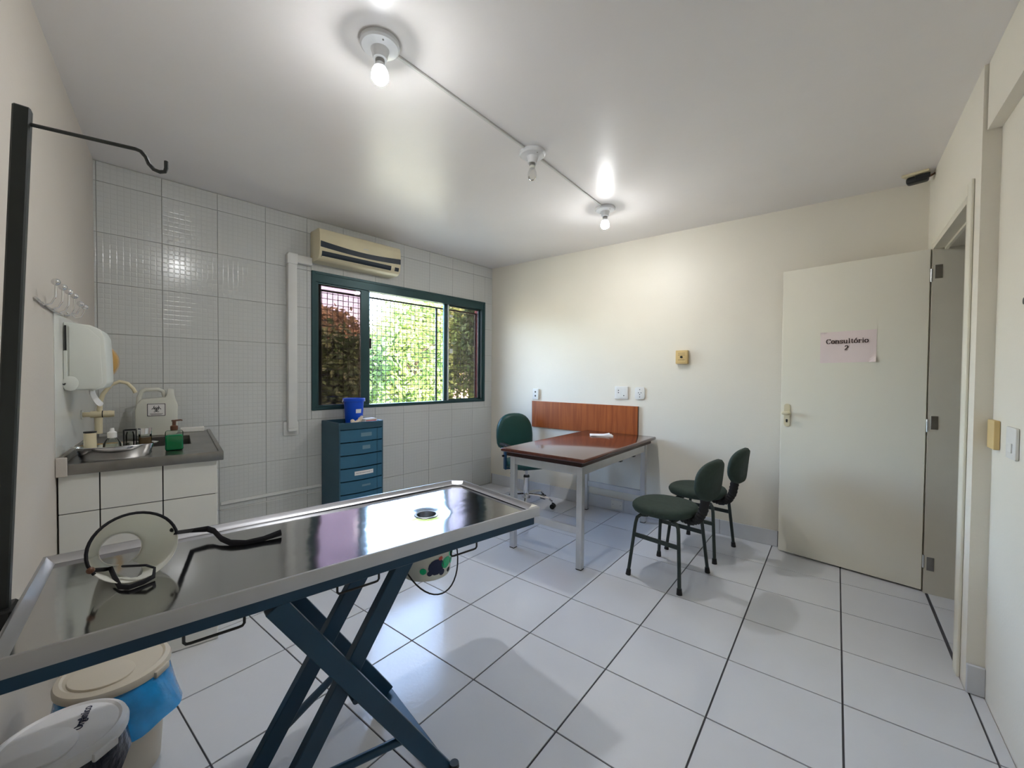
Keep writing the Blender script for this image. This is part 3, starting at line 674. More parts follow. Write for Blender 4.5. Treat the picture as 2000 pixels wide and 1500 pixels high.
for sy in (-1, 1):
    g = G(); g.bar((-.02, sy*.235, .435), (-.02, sy*.235, .672), .022, .045, (1, 0, 0), .004); g.bar((-.02, sy*.08, .443), (-.02, sy*.24, .443), .04, .012, bev=.002); ar = g.done('arm_post', 'legp', oc)
    G().box(-.12, .09, sy*.235-.028, sy*.235+.028, .672, .696, .010, 2).done('arm_pad', 'dark', ar)
    G().cyl((-.02, sy*.246, .575), (-.02, sy*.268, .575), .011, n=12).done('knob', 'dark', ar)
for c_ in oc.children:
    if c_.name.split('.')[0] in ('mechanism', 'lever', 'seat', 'backrest', 'back_bracket', 'arm_post'): c_.location.z -= .045
# ------------------------------------------------------------------ two visitor chairs
def visitor(label, loc, rz):
    t = thing('visitor_chair', label, 'chair', loc, rz, 'green visitor chairs')       # local -x is forward
    LH = .415
    for sy in (-1, 1):
        for sx in (-1, 1):
            p = [(sx*.178, sy*.215, .022), (sx*.150, sy*.178, LH-.06), (sx*.143, sy*.170, LH-.022), (sx*.125, sy*.155, LH-.004), (sx*.09, sy*.145, LH)]
            l_ = G().tube(p, .0115, 12).done('leg', 'gmet', t)
            G().cyl((sx*.1788, sy*.216, .0005), (sx*.176, sy*.2125, .038), .0175, .0145, 14).done('foot', 'rubber', l_)
        G().box(-.163, .163, sy*.191-.006, sy*.191+.006, .266, .294, .002, 1).done('stretcher', 'gmet', t)
    g = G(); 
    for sx in (-1, 1): g.bar((sx*.09, -.145, LH), (sx*.09, .145, LH), .02, .022, bev=.003)
    g.bar((-.09, 0, LH+.004), (.15, 0, LH+.004), .05, .012, bev=.002); g.done('seat_frame', 'gmet', t)
    g = G(); cushion(g, .205, .215, LH+.045, .062, pw=2.35, M=Matrix.Translation((-.03, 0, 0))); g.done('seat', 'gfab', t, ang=60)
    path = [(.09, 0, LH-.004), (.15, 0, LH-.012), (.200, 0, LH+.012), (.228, 0, LH+.07), (.241, 0, LH+.15), (.253, 0, LH+.24), (.261, 0, LH+.31)]
    # pleated sleeve over the back bar
    P = [Vector(p) for p in path]; fine = []
    for a, b in zip(P, P[1:]):
        for k in range(6): fine.append(a.lerp(b, k/6))
    rr = [.027+(.004 if k % 2 else 0) for k in range(len(fine))]
    G().tube(fine, rr, 10).done('back_bar', 'rubber', t)
    Mb = Matrix.Translation((.215, 0, 0)) @ Matrix.Rotation(math.radians(6), 4, 'Y') @ Matrix.Rotation(PI, 4, 'Z')
    g = G(); n = 30; b = bmesh.new(); rings = []
    for f, x in ((.90, -.024), (1.0, -.010), (1.0, .008), (.92, .022), (.72, .030), (.3, .033)):
        rg = []
        for k in range(n):
            a = 2*PI*k/n; c, s_ = math.cos(a), math.sin(a); y = .188*f*math.copysign(abs(c)**.82, c); z = .130*f*math.copysign(abs(s_)**.82, s_)
            rg.append(b.verts.new((x+.9*y*y, y, .705+z)))
        rings.append(rg)
    for A_, B_ in zip(rings, rings[1:]):
        for k in range(n): b.faces.new((A_[k], A_[(k+1) % n], B_[(k+1) % n], B_[k]))
    b.faces.new(rings[0][::-1]); b.faces.new(rings[-1]); bmesh.ops.recalc_face_normals(b, faces=b.faces[:])
    g._merge(b, Mb); g.done('backrest', 'gfab', t, ang=60)
    return t
visitor('green padded visitor chair standing nearer the camera', (-.072, 1.130, 0), math.radians(-8.6))
visitor('green padded visitor chair closer to the cream wall', (-.010, 1.728, 0), math.radians(-6.4))
# ------------------------------------------------------------------ examination table
tu = Vector((.186, .983, 0)).normalized(); TO = Vector((-.074, -.446, 0))
et = thing('examination_table', 'stainless steel veterinary examination table on crossed dark navy legs', 'table', TO, ang_of(tu))
TL, TWd, ZT = 1.345, .552, .85           # local x: -TL..0, y: 0..TWd
def inset(d): return [(-TL+d, d), (-d, d), (-d, TWd-.045-d*.4), (-.045-d*.4, TWd-d), (-TL+d, TWd-d)]
def rim(z0, z1, d0, d1): return inset(d0), inset(d1)
g = G(); bm_ = g.bm
lev = [(.010, .812), (.0, .8145), (0, .848), (.0012, .8505), (.004, .8515), (.007, .851), (.013, .844), (.020, .8365), (.025, .8337)]
rings = [[bm_.verts.new((p[0], p[1], z)) for p in inset(d)] for d, z in lev]
n5 = 5
for A_, B_ in zip(rings, rings[1:]):
    for k in range(n5): bm_.faces.new((A_[k], A_[(k+1) % n5], B_[(k+1) % n5], B_[k]))
g.done('rim', 'steelr', et, ang=30)
# pan with gentle fall to the drain
DRN = (-.341, .262); pin = inset(.0249)
g = G(); NR, NA = 14, 96
def edge_pt(a):
    d = Vector((math.cos(a), math.sin(a))); best = 9
    for k in range(n5):
        p, q = Vector(pin[k]), Vector(pin[(k+1) % n5]); e = q-p; den = d.x*e.y-d.y*e.x
        if abs(den) < 1e-9: continue
        wv = p-Vector(DRN); t_ = (wv.x*e.y-wv.y*e.x)/den; u_ = (wv.x*d.y-wv.y*d.x)/den
        if t_ > 0 and -1e-6 <= u_ <= 1+1e-6: best = min(best, t_)
    return best
angs = sorted([2*PI*k/NA for k in range(NA)]+[math.atan2(p[1]-DRN[1], p[0]-DRN[0]) % (2*PI) for p in pin])
rg = []
for r_ in range(NR+1):
    f = r_/NR; ring = []
    for a in angs:
        L_ = edge_pt(a); rad = .036+(L_-.036)*f
        ring.append(g.bm.verts.new((DRN[0]+rad*math.cos(a), DRN[1]+rad*math.sin(a), .8335-.006*(1-min(1, rad/.55))-.0035*math.exp(-((rad-.036)/.03)**2))))
    rg.append(ring)
for A_, B_ in zip(rg, rg[1:]):
    for k in range(len(angs)): g.bm.faces.new((A_[k], A_[(k+1) % len(angs)], B_[(k+1) % len(angs)], B_[k]))
g.done('pan', 'steel', et, ang=40)
g = G(); g.lathe([(.046, .8262), (.044, .8275), (.037, .8262), (.035, .80), (.033, .79), (.0, .79)], 32, (DRN[0], DRN[1], 0), cap0=False, cap1=False); dn = g.done('drain', 'steelr', et)
G().lathe([(.0345, .797), (.0, .797)], 28, (DRN[0], DRN[1], 0), cap0=False, cap1=False).done('drain_hole', 'darkg', dn)
g = G()                                                    # folded corner piece
g.prism([(-.050, .006), (-.006, .006), (-.006, .034)], .8505, .8535); g.done('corner_fold', 'chrome', et, False)
for nm, a, b in (('side_rail', (-TL+.012, .030, .797), (-.012, .030, .797)), ('side_rail', (-TL+.012, TWd-.030, .797), (-.06, TWd-.030, .797))):
    G().bar(a, b, .030, .034, bev=.002).done(nm, 'legp', et)
for x in (-TL+.03, -.03): G().bar((x, .046, .797), (x, TWd-.075, .797), .030, .034, bev=.002).done('end_rail', 'legp', et)
G().box(-TL+.03, -.03, .05, .055, .80, .81).done('edge_strip', 'legp', et, False)
def leg(x0, z0, x1, z1, y): return G().bar((x0, y, z0), (x1, y, z1), .03, .052, (0, 0, 1), .002).done('leg', 'legp', et)
for y in (.034, TWd-.05): leg(-.895, .778, -.388, .030, y)
for y in (.082, .285): leg(-.512, .778, -.985, .030, y)
for x in (-.385, -.99): 
    f_ = G().bar((x, -.0, .014), (x, TWd, .014), .045, .026, bev=.003).done('foot_bar', 'legp', et)
    for y in ((.012,) if x > -.5 else ()):
        g = G(); g.cyl((x+.01, y, .027), (x+.01, y, .062), .004, n=8); g.cyl((x+.01, y, .060), (x+.01, y, .072), .017, .015, 12); g.done('leveling_knob', 'dark', f_)
G().cyl((-.69, .034, .43), (-.69, TWd-.05, .43), .011, n=12).done('pivot_rod', 'legp', et)
G().tube([(-.535, .034, .235), (-.86, .082, .235)], .013, 12).done('brace', 'legp', et)
G().tube([(-.535, TWd-.05, .235), (-.86, .285, .235)], .013, 12).done('brace', 'legp', et)
for (a, b) in ((-1.072, -.960), (-.748, -.632), (-.388, -.285)):
    z0_, z1_ = .782, .760; y = .018
    G().tube([(a, y, z0_), (a, y, z1_+.006), (a+.004, y, z1_+.001), (a+.012, y, z1_), (b-.012, y, z1_), (b-.004, y, z1_+.001), (b, y, z1_+.006), (b, y, z0_)], .0032, 8).done('tie_loop', 'dark', et)
# bucket hanger ring under the drain
g = G(); HB = (DRN[0], DRN[1])
for a in (0, PI): g.tube([(HB[0]+.112*math.cos(a), HB[1]+.112*math.sin(a), .725), (HB[0]+.112*math.cos(a), HB[1]+.112*math.sin(a), .812)], .003, 6)
g.tube([(HB[0]+.112*math.cos(2*PI*k/28), HB[1]+.112*math.sin(2*PI*k/28), .725) for k in range(28)], .003, 6, closed=True); g.done('bucket_ring', 'dark', et)
# drip pole on the head end
Ti = Matrix.Rotation(-ang_of(tu), 4, 'Z') @ Matrix.Translation(-TO)
def loc_t(p): return Ti @ Vector(p)
pb, pt_ = loc_t((-.617, -1.745, .74)), loc_t((-.579, -1.700, 1.923))
G().bar(pb, pt_, .027, .027, (0, 1, 0), .003).done('drip_pole', 'pole', et)
g = G(); pc = loc_t((-.618, -1.742, .83)); g.box(pc.x-.04, pc.x+.022, pc.y-.035, pc.y+.035, .700, .836, .004, 1); g.done('pole_clamp', 'dark', et)
hk = [(-.574, -1.691, 1.889), (-.453, -1.539, 1.862), (-.446, -1.531, 1.858), (-.440, -1.523, 1.846), (-.437, -1.519, 1.832), (-.431, -1.511, 1.820), (-.424, -1.502, 1.816), (-.418, -1.494, 1.818), (-.416, -1.492, 1.826), (-.416, -1.492, 1.842)]
G().tube([loc_t(p) for p in hk], .0042, 8).done('drip_hook', 'pole', et)
# ------------------------------------------------------------------ printed bucket under the table
pbk = thing('pail', 'printed white pail hanging under the table drain', 'pail', tuple((et.matrix_basis @ Vector((HB[0], HB[1], .612)))), ang_of(tu))
g = G(); g.lathe([(.088, 0), (.090, .004), (.104, .115), (.118, .118), (.118, .126), (.101, .126), (.086, .008), (.0, .008)], 36, cap1=False); g.done('body', 'can', pbk)
random.seed(3)
for (a, z, rr_, mt) in ((-1.25, .055, .022, 'leafg'), (-.95, .085, .018, 'leafg'), (-.85, .05, .014, 'leafg'), (-1.7, .05, .03, 'inkb'), (-1.45, .025, .012, 'inkb'), (-1.95, .03, .010, 'inkb'), (-1.05, .02, .009, 'black'), (-1.55, .08, .008, 'red'), (-2.2, .04, .012, 'leafg')):
    g = G(); g.grid(lambda u, v: ((.0912+.00012*0+(z+rr_*v*math.sin(2*PI*u))*.122)*math.cos(a+rr_*v*math.cos(2*PI*u)/.095), (.0912+(z+rr_*v*math.sin(2*PI*u))*.122)*math.sin(a+rr_*v*math.cos(2*PI*u)/.095), z+rr_*v*math.sin(2*PI*u)), 14, 1)
    g.done('printed_spot', {'leafg': 'tealp', 'inkb': 'inkb', 'black': 'black', 'red': 'purp'}[mt] if False else MT[{'leafg': 'green', 'inkb': 'inkb', 'black': 'black', 'red': 'red'}[mt]], pbk)
G().tube([(.120*math.cos(t), .120*math.sin(t)*.95-.0, .118-.165*math.sin(-t) if False else .118-.16*abs(math.sin(t))) for t in [-PI*k/24 for k in range(25)]], .0028, 7).done('bail_handle', 'dark', pbk)
# ------------------------------------------------------------------ plastic recovery collar on the table
def campt(px, py, d): return Vector((.8146, -1.7558, 1.3531))+fw*d+rt*((px-1000)/807.5*d)-up*((py-750)/807.5*d)
rc = thing('recovery_collar', 'frosted plastic recovery collar with black strap lying on the table', 'collar', (-.64, -1.51, .835), 0)
R0, H0 = campt(264, 1067, 1.045), campt(236, 1072, 1.13); ROOT = Vector((-.64, -1.51, .835))
ax = Vector((.62, .32, .35)).normalized(); ax = (R0-H0).normalized().lerp(ax, .35).normalized()
e1 = ax.cross(Vector((0, 0, 1))).normalized(); e2 = e1.cross(ax)
g = G()
def cone(u, v):
    r = .046+(.090-.046)*v**.8; c = H0.lerp(R0, v)-ROOT; a = 2*PI*u
    return c+e1*(r*math.cos(a))+e2*(r*.92*math.sin(a))
g.grid(cone, 48, 8); o = g.done('cone', 'collar', rc); md = o.modifiers.new('s', 'SOLIDIFY'); md.thickness = .0012
G().tube([cone(k/40, 1) for k in range(-3, 21)], .0036, 8).done('edge_binding', 'strap', rc)
G().tube([cone(k/40, 0) for k in range(40)], .0022, 6, closed=True).done('inner_lip', 'white', rc)
def tp(px, py, z): 
    d = fw+rt*((px-1000)/807.5)-up*((py-750)/807.5); t_ = (z-1.3531)/d.z; return Vector((.8146, -1.7558, 1.3531))+d*t_-ROOT
G().tube([cone(.49, .97), tp(375, 1036, .866), tp(405, 1033, .862), tp(418, 1037, .858), tp(432, 1052, .848), tp(450, 1060, .842), tp(480, 1060, .840), tp(515, 1052, .841), tp(549, 1040, .846)], [.007, .008, .009, .009, .009, .009, .008, .008, .010], 8, sy=.35).done('strap', 'strap', rc)
G().tube([cone(-.05, .99), tp(207, 1112, .858), tp(216, 1110, .862), tp(224, 1128, .848), tp(234, 1146, .840), tp(252, 1147, .840), tp(280, 1137, .840), tp(300, 1126, .842), tp(302, 1109, .858), tp(285, 1104, .868), tp(240, 1106, .866)], .0058, 8, sy=.5).done('strap', 'strap', rc)
G().ball(tuple(cone(.47, .9)), .006, 10, 8).done('snap', 'dark', rc); G().ball(tuple(cone(-.05, 1.0)), .008, 10, 8).done('snap', 'brown', rc)
# ------------------------------------------------------------------ waste bins
def bin_(label, loc, r, h, mb, mlid, mbag, spread, rz, text=None):
    t = thing('waste_bin', label, 'bin', loc, rz, 'waste bins under the table')
    G().lathe([(r*.80, .001), (r*.82, .006), (r*.96, h-.03), (r*.93, h-.03), (r*.79, .008), (0, .008)], 40, cap1=False).done('body', mb, t)
    g = G(); rs = random.Random(int(r*1000)+int(h*777))
    ph = [rs.uniform(0, 6) for _ in range(4)]
    def bag(u, v):
        a = 2*PI*u; k = 1+.05*math.sin(7*a+ph[0])+.04*math.sin(13*a+ph[1])*v
        sp = spread*max(0, math.cos(a-ph[2]))**3
        rr_ = (r*.985+(.012+sp*.9)*v*k); return (rr_*math.cos(a), rr_*math.sin(a), h-.022-(.085+.04*max(0, math.cos(a-ph[2])))*v*(1+.12*math.sin(5*a+ph[3])))
    ph[2] = (-.35 if spread > .05 else -1.0); g.grid(bag, 72, 6); g.done('bag_liner', mbag, t)
    g = G(); g.lathe([(r*1.0, h-.030), (r*1.045, h-.028), (r*1.05, h-.016), (r*1.02, h-.006), (r*.93, h), (r*.88, h-.004), (r*.82, h-.002), (r*.3, h+.002), (0, h+.002)], 48, cap0=False, cap1=False); li = g.done('lid', mlid, t)
    g = G(); g.prism(arc((-.0, -r*.36), r*.62, r*.5, 0, 360, 32)[:-1], h-.003, h+.004, bev=.0015); g.done('lid_flap', mlid, li)
    G().box(r*1.0, r*1.09, -.03, .03, h-.036, h-.014, .004, 2).done('lid_catch', mlid, li)
    if text:
        g = G(); lettering(g, text, .024, 0, 0, 0, .0008, 'z', True, wt=.06, sx=1.0)
        o = g.done('lettering', 'inkb', li, False); o.location = (.0076, .0563, h+.0026); o.rotation_euler = (0, 0, 2.25)
    return t
bin_('white waste bin with black liner and Organico lettered lid', (-.818, -1.640, 0), .130, .372, 'binw', 'binw', 'bagk', .03, .55, 'Orgânico')
bin_('beige lidded waste bin with a bulging blue liner', (-1.085, -1.495, 0), .140, .365, 'binb', 'binb', 'bag', .075, .75)
# ------------------------------------------------------------------ ceiling lamps
def lamp(label, x, y, lit):
    t = thing('ceiling_lamp', label, 'lamp', (x, y, H), 0, 'bare bulb ceiling lamps')
    G().lathe([(.076, -.0005), (.078, -.006), (.077, -.016), (.070, -.023), (.050, -.026), (.036, -.030), (.031, -.045), (.027, -.066), (.0245, -.068), (.0, -.068)], 36, cap1=False).done('base', 'porc', t)
    holes_ = [(-.05, .02), (.05, -.02)]
    for a, b in holes_: G().cyl((a, b, -.0255), (a, b, -.027), .004, n=8).done('screw', 'sink', t, False)
    G().lathe([(.0175, -.0682), (.0185, -.072), (.0175, -.082), (.0, -.082)], 20, cap1=False).done('socket_ring', 'sink', t)
    pr_ = [(.0165, -.0822), (.018, -.088), (.022, -.098), (.0300, -.112), (.0335, -.128), (.0315, -.144), (.022, -.157), (.010, -.1625), (.0, -.163)]
    if lit:
        G().lathe([(.0168, -.0822), (.020, -.092), (.024, -.100), (.0, -.100)], 24, cap1=False).done('bulb_collar', 'porc', t)
        bu = G().lathe([(.0235, -.1002)]+pr_[3:6]+[(0, -.144)], 28, cap1=False).done('bulb', 'bulbup', t)
        G().lathe([(.0314, -.1442)]+pr_[6:], 28, cap1=False).done('bulb_dome', 'bulb', bu)
    else:
        G().lathe([(.016, -.0822), (.0165, -.097), (.0, -.097)], 20, cap1=False).done('bulb_collar', 'can', t)
        G().lathe([(.0162, -.0972)]+[(a*.82, b-.006) for a, b in pr_[3:]], 28, cap1=False).done('bulb', 'bulboff', t)
    return t
lamp('lit bare bulb on round base nearest the camera', -.647, -.767, True)
lamp('unlit clear bulb in the middle of the ceiling line', -.631, .263, False)
lamp('lit bare bulb farthest away towards the desk wall', -.646, 1.274, True)
for k, (a, b) in enumerate((((-.645, -.686), (-.634, .182)), ((-.632, .344), (-.645, 1.193)))):
    tag(G().bar((a[0], a[1], H-.006), (b[0], b[1], H-.006), .014, .0105, bev=.002).done('cable_duct', 'pvc'), ('grey cable duct on the ceiling from near lamp to middle lamp', 'grey cable duct on the ceiling from middle lamp to far lamp')[k], 'cable duct')
# sensor in the ceiling corner
se = thing('ceiling_sensor', 'black sensor on a cream bracket in the ceiling corner', 'sensor', (1.215, 1.985, H), math.radians(-14))
G().prism([(-.085, -.055), (.045, -.055), (.045, .045), (-.06, .045)], -.016, -.0006, bev=.003).done('bracket', 'beige', se)
g = G(); g.box(-.066, .038, -.034, .030, -.058, -.0165, .014, 3); g.done('body', 'dark', se)
G().box(-.02, .05, -.045, -.036, -.050, -.020, .003, 1).done('side_plate', 'dark', se)
G().tube([(.036, 0, -.035), (.050, .0, -.03), (.066, .004, -.02)], .006, 8).done('cable', 'brown', se)
# ------------------------------------------------------------------ sink bench in the left corner
AF, NB, CZ = .305, .555, .925
AB = -.745
sk = thing('sink_bench', 'white tiled masonry sink bench in the corner', 'bench', Lp(0, 0, 0), RL)
g = G(); g.box(AB, AF-.010, .003, NB-.010, .0005, CZ-.16)
for a, b, c, d in ((-.094, AF-.010, .003, NB-.010), (AB, -.526, .003, NB-.010), (-.526, -.094, .003, .144), (-.526, -.094, .466, NB-.010)): g.box(a, b, c, d, CZ-.16, CZ-.002)
g.done('core', 'cgrout', sk, False)
nl = [.004, .131, .344, NB]; zl = [.001, .100, .315, .530, .745, CZ-.002]
for a, b in zip(nl, nl[1:]):
    for c, d in zip(zl, zl[1:]): G().box(AF-.0098, AF, a+.0022, b-.0022, c+.0018, d-.0018, .0012, 1).done('tile', 'ctile', sk, False)
x = AF
while x > AB+.02:
    x2 = max(AB, x-.213)
    for c, d in zip(zl, zl[1:]): G().box(x2+.0022, x-.0022-(.010 if x == AF else 0), NB-.0098, NB, c+.0018, d-.0018, .0012, 1).done('tile', 'ctile', sk, False)
    x = x2
ct = thing('steel_sink', 'stainless steel sink top with a recessed basin', 'sink', Lp(0, 0, 0), RL)
B0, B1, C0, C1 = -.52, -.10, .15, .46
F_, E_ = AF+.015, NB+.025
g = G(); zt0, zt1 = CZ, CZ+.026
for a, b, c, d in ((B1, F_-.02, .003, E_-.02), (AB, B0, .003, E_-.02), (B0, B1, .003, C0), (B0, B1, C1, E_-.02)): g.box(a, b, c, d, zt0, zt1)
g.done('deck', 'sink', ct, False)
g = G(); g.box(F_-.02, F_, .003, E_, CZ-.012, CZ+.034, .004, 2); g.done('front_edge', 'sink', ct)
g = G(); g.box(AB, F_-.0205, E_-.02, E_, CZ-.012, CZ+.034, .004, 2); g.done('side_edge', 'sink', ct)
g = G(); g.box(AB, F_-.0205, .003, .022, zt1, CZ+.062, .004, 2); g.done('wall_edge', 'sink', ct)
g = G(); t_ = .003
for a, b, c, d in ((B0-t_, B0, C0-t_, C1+t_), (B1, B1+t_, C0-t_, C1+t_), (B0, B1, C0-t_, C0), (B0, B1, C1, C1+t_)): g.box(a, b, c, d, CZ-.15, zt0-.0005)
g.box(B0, B1, C0, C1, CZ-.153, CZ-.15); g.done('basin', 'sink', ct, False)
# core is hollowed where the basin hangs: basin stays inside the masonry core
ec = tag(G().box(F_+.0005, F_+.006, .0015, .036, CZ-.016, CZ+.066, .002, 1, M=wallM(OL, RL)).done('edge_curb', 'paintl'), 'short grey plastered curb end between sink top and wall', 'curb')
# backsplash on left wall
bs = struct('trim_3', G().box(-.76, AF+.01, .0005, .0025, CZ+.064, 1.60, M=wallM(OL, RL)), 'ctile', 'pale smooth backsplash sheet above the sink')
LZ = zt1
# paper towel dispenser
pd = thing('towel_dispenser', 'white paper towel dispenser with a sheet hanging out', 'dispenser', Lp(0, .003, 0), RL)
pf = [(.0, 1.268), (.10, 1.268), (.128, 1.276), (.140, 1.30), (.138, 1.42), (.132, 1.52), (.118, 1.552), (.085, 1.570), (.0, 1.578)]
g = G(); g.prism([(p[0], p[1]) for p in pf], -.13, .142, 'x', bev=.006); g.done('cover', 'disp', pd)
g = G(); g.prism([(.018, 1.272), (.105, 1.275), (.125, 1.30), (.118, 1.51), (.08, 1.555), (.018, 1.562)], .1422, .146, 'x', bev=.0015); g.done('side_panel', 'disp', pd)
G().box(.1422, .147, .004, .010, 1.45, 1.562).done('side_slot', 'dark', pd, False)
G().box(.1422, .150, .0, .0125, 1.285, 1.448, .002, 1).done('lever', 'disp', pd)
g = G(); g.prism(arc((.022, 1.30), .026, .034, 0, 360, 20)[:-1], .1465, .152, 'x', bev=.001); g.done('lever_boss', 'disp', pd)
G().tube([(.155, .006, 1.300), (.16, .004, 1.295), (.165, -.0, 1.298)], .003, 6).done('key', 'dark', pd)
g = G(); g.grid(lambda u, v: (-.08+.15*u, .070+.03*v*v+.012*math.sin(3*u), 1.268-.075*v+.006*math.sin(6*u)), 8, 8); o = g.done('paper_sheet', 'paper', pd); md = o.modifiers.new('s', 'SOLIDIFY'); md.thickness = .001
# soap dispenser
sp_ = thing('soap_dispenser', 'amber plastic soap dispenser behind the towel dispenser', 'dispenser', Lp(-.36, .003, 1.41), RL)
g = G(); g.prism([(p[0], p[1]) for p in [(.0, -.1)]+arc((.0, 0), .142, .125, -70, 80, 16)+[(0, .112)]], -.055, .055, 'x', bev=.008); g.done('body', 'amber', sp_); G().cyl((0, .06, -.12), (0, .06, -.095), .012, n=12).done('nozzle', 'dark', sp_)
# tap
fa = thing('wall_tap', 'beige plastic wall tap with a swan neck spout', 'tap', Lp(-.28, .003, 0), RL)
G().cyl((0, 0, 1.125), (0, .006, 1.125), .024, n=20).done('rosette', 'white', fa)
g = G(); g.tube([(0, .006, 1.125), (0, .035, 1.125)], .013, 14); g.tube([(0, .035, 1.125), (0, .105, 1.125)], .018, 16); bd = g.done('valve_body', 'beige', fa)
G().tube([(0, .105, 1.125), (0, .128, 1.125)], [.019, .016], 16).done('handle', 'beige', bd); G().tube([(0, .080+.0005*k, 1.125) for k in range(0, 9)], .0193, 16).done('seal', 'dark', bd)
G().tube([(0, .070, 1.14), (0, .072, 1.19), (0, .085, 1.235), (0, .115, 1.282), (0, .150, 1.302), (0, .182, 1.292), (0, .205, 1.262), (0, .215, 1.238)], [.012, .011, .010, .009, .0088, .0088, .0088, .0092], 12).done('spout', 'beige', fa)
G().tube([(.0, .066, 1.107), (0, .066, 1.06), (0, .066, 1.02)], [.017, .016, .016], 14).done('drop_pipe', 'beige', fa)
# hook rack
hr = thing('hook_rack', 'chrome wire hook rack on the wall above the towel dispenser', 'hook rack', Lp(.27, .0005, 1.612), RL)
G().tube([(.36, .006, .006), (.25, .006, -.004), (.05, .006, -.012), (-.20, .006, .0), (-.36, .006, .028)], .0045, 8).done('rail', 'chrome', hr)
for x in (.34, .22, .10, -.02, -.16, -.28):
    z0_ = -.004 if x > -.1 else .012
    lift = .068 if x > -.1 else .036
    h_ = G().tube([(x, .010, z0_), (x-.004, .022, z0_-.012), (x-.006, .040, z0_-.004), (x-.008, .050, z0_+.02), (x-.006, .052, z0_+lift)], .0032, 8).done('hook', 'chrome', hr)
    G().ball((x-.006, .053, z0_+lift+.008), .013, 12, 8).done('knob', 'chrome', h_)
# jerrycan
jc = thing('jerrycan', 'translucent white jerrycan with a biohazard label behind the sink', 'jerrycan', Lp(-.655, 0, LZ), RL)
n0, n1, jh = .195, .402, .245
sil = [(n0+.012, 0), (n1-.012, 0), (n1, .012), (n1+.002, jh-.06), (n1-.012, jh-.012), (n1-.016, jh+.02), (n1-.018, jh+.052), (n1-.052, jh+.052), (n1-.054, jh+.02), (n1-.062, jh-.002), (n0+.03, jh-.012), (n0+.008, jh-.04), (n0, jh-.08), (n0, .012)]
G().prism(sil, -.055, .055, 'x', bev=.010).done('body', 'can', jc)
G().tube([(0, n0+.014, jh-.05), (0, n0+.018, jh+.0), (0, n0+.030, jh+.035), (0, n0+.05, jh+.047), (0, n0+.11, jh+.048), (0, n0+.135, jh+.035), (0, n0+.142, jh+.0)], .013, 10, sy=1.0).done('handle', 'can', jc)
lb = G().box(.0558, .0564, .252, .342, .125, .205).done('label', 'paper', jc, False)
g = G(); X0, X1 = .0566, .0570
def sx_(pts, hw_): g.strip(pts, hw_, X0, X1, 'x')
sx_([(.2545, .1275), (.3395, .1275), (.3395, .2025), (.2545, .2025), (.2545, .1275)], .0016)
cc = (.297, .170)
for a in (90, 210, 330):
    c_ = (cc[0]+.011*math.cos(math.radians(a)), cc[1]+.011*math.sin(math.radians(a)))
    sx_(arc(c_, .0125, .0125, a+55-360, a+305-360-0, 16) if False else arc(c_, .0125, .0125, a+48, a+312, 16), .0017)
sx_(arc(cc, .0115, .0115, 0, 360, 20), .0011)
g.done('biohazard_symbol', 'black', lb, False)
g = G(); g.strip([(.266, .139), (.328, .139)], .0014, X0, X1, 'x'); g.strip([(.272, .1335), (.322, .1335)], .0008, X0, X1, 'x'); g.done('faint_print', 'black', lb, False)
tag(G().box(-.735, -.69, .415, .545, LZ+.0005, LZ+.030, .003, 1, M=wallM(OL, RL)).done('white_tray', 'white'), 'low white plastic tray at the back of the sink top', 'tray')
# instrument tray and its contents
ty = thing('instrument_tray', 'oval stainless steel instrument tray on the sink top', 'tray', Lp(.175, .175, LZ), RL)
g = G(); g.lathe([(.118, 0), (.122, .004), (.134, .056), (.152, .060), (.152, .062), (.133, .0585), (.120, .006), (.0, .006)], 44, cap1=False, ex=.52, ey=1.0); g.done('dish', 'chrome', ty)
TZ_ = LZ+.0065
def lp_item(name, label, cat, a, n):
    o = thing(name, label, cat, Lp(a, n, TZ_), RL); o.scale = (1, 1, 1.32); return o
it = lp_item('cotton_jar', 'cream cardboard cylinder at the left end of the tray', 'container', .175, .088)
G().lathe([(.021, 0), (.0225, .002), (.0215, .088), (.0, .088)], 24, cap1=False).done('body', 'beige', it); G().lathe([(.0225, .0885), (.0225, .093), (0, .093)], 24, cap1=False).done('lid', 'dark', it)
it = lp_item('pump_bottle', 'small clear pump bottle with white cap in the tray', 'bottle', .165, .160)
G().lathe([(.030, 0), (.032, .004), (.032, .045), (.022, .060), (.014, .066), (.0, .066)], 28, cap1=False).done('bottle', 'glass', it)
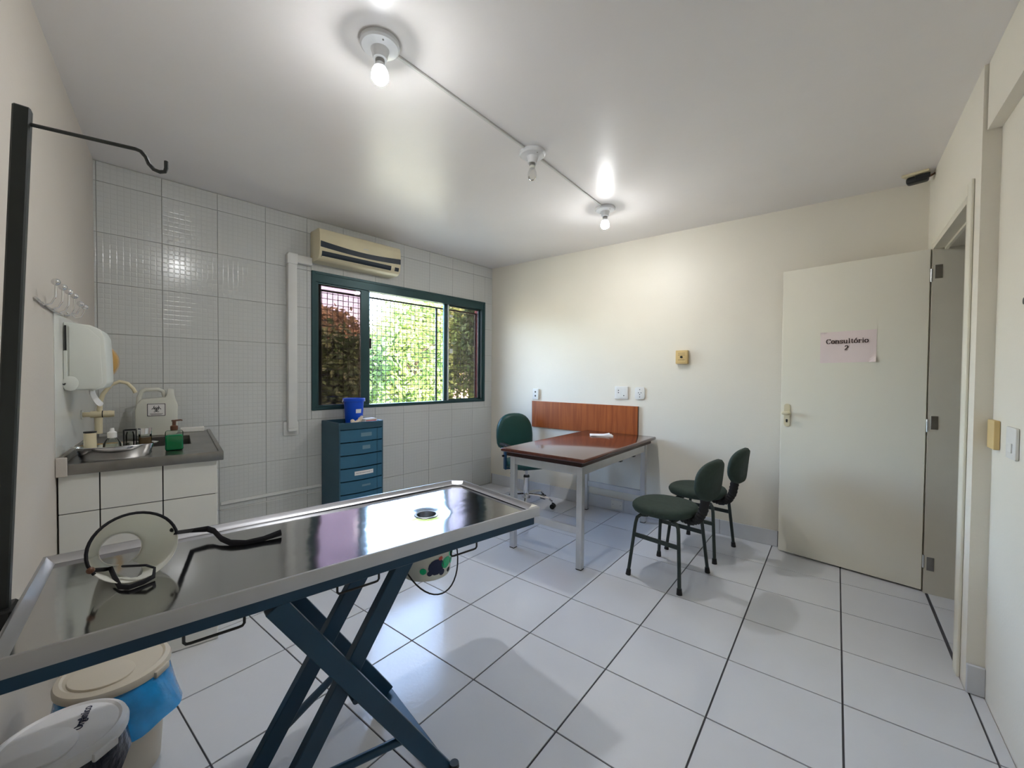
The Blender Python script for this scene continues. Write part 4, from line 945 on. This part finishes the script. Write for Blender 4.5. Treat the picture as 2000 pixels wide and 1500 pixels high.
G().lathe([(.017, .0662), (.017, .085), (.009, .089), (.007, .100), (.0, .100)], 20, cap1=False).done('cap', 'white', it); G().lathe([(.027, .003), (.028, .018), (0, .018)], 20, cap1=False).done('liquid', 'can', it)
it = lp_item('jar_holder', 'square dark wire holder with a clear vial in the tray', 'holder', .165, .222)
g = G()
for x in (-.02, .02):
    for y in (-.022, .022): g.bar((x, y, 0), (x, y, .092), .003, .003)
for z in (.002, .09):
    for x in (-.02, .02): g.bar((x, -.022, z), (x, .022, z), .003, .003)
    for y in (-.022, .022): g.bar((-.02, y, z), (.02, y, z), .003, .003)
g.done('frame', 'dark', it, False); G().lathe([(.016, .004), (.0165, .07), (.012, .084), (.0, .084)], 20, cap1=False).done('vial', 'glass', it); G().box(.0167, .0175, -.012, .012, .012, .034).done('label', 'paper', it, False)
it = lp_item('glass_jar', 'glass jar with silver lid and yellow label in the tray', 'jar', .16, .276)
G().lathe([(.023, 0), (.025, .003), (.025, .072), (.0, .072)], 28, cap1=False).done('glass', 'glass', it); G().lathe([(.0225, .004), (.0225, .06), (0, .06)], 24, cap1=False).done('content', 'liq', it)
G().lathe([(.026, .0722), (.026, .094), (0, .094)], 24, cap1=False).done('lid', 'chrome', it)
g = G(); g.grid(lambda u, v: (.0256*math.cos(.2+.9*u), .0256*math.sin(.2+.9*u), .006+.03*v), 6, 1); g.done('label', 'yel', it)
it = thing('soap_bottle', 'clear bottle of bright green soap with brown pump', 'bottle', Lp(.095, .386, LZ), RL); it.scale = (1, 1, 1.12)
def rb(hx2, hy2, z0_, z1_, b): return G().box(-hx2, hx2, -hy2, hy2, z0_, z1_, b, 3)
rb(.024, .037, .0005, .092, .010).done('bottle', 'glass', it); rb(.0225, .0355, .003, .072, .009).done('liquid', 'green', it)
g = G(); g.lathe([(.014, .0922), (.016, .096), (.016, .112), (.008, .116), (.008, .132), (.011, .134), (.011, .140), (.0, .140)], 20, cap1=False); g.tube([(0, .004, .137), (0, .028, .139), (0, .034, .136)], [.004, .0035, .003], 8); g.done('pump', 'brown', it)
print('objects', len(bpy.data.objects))
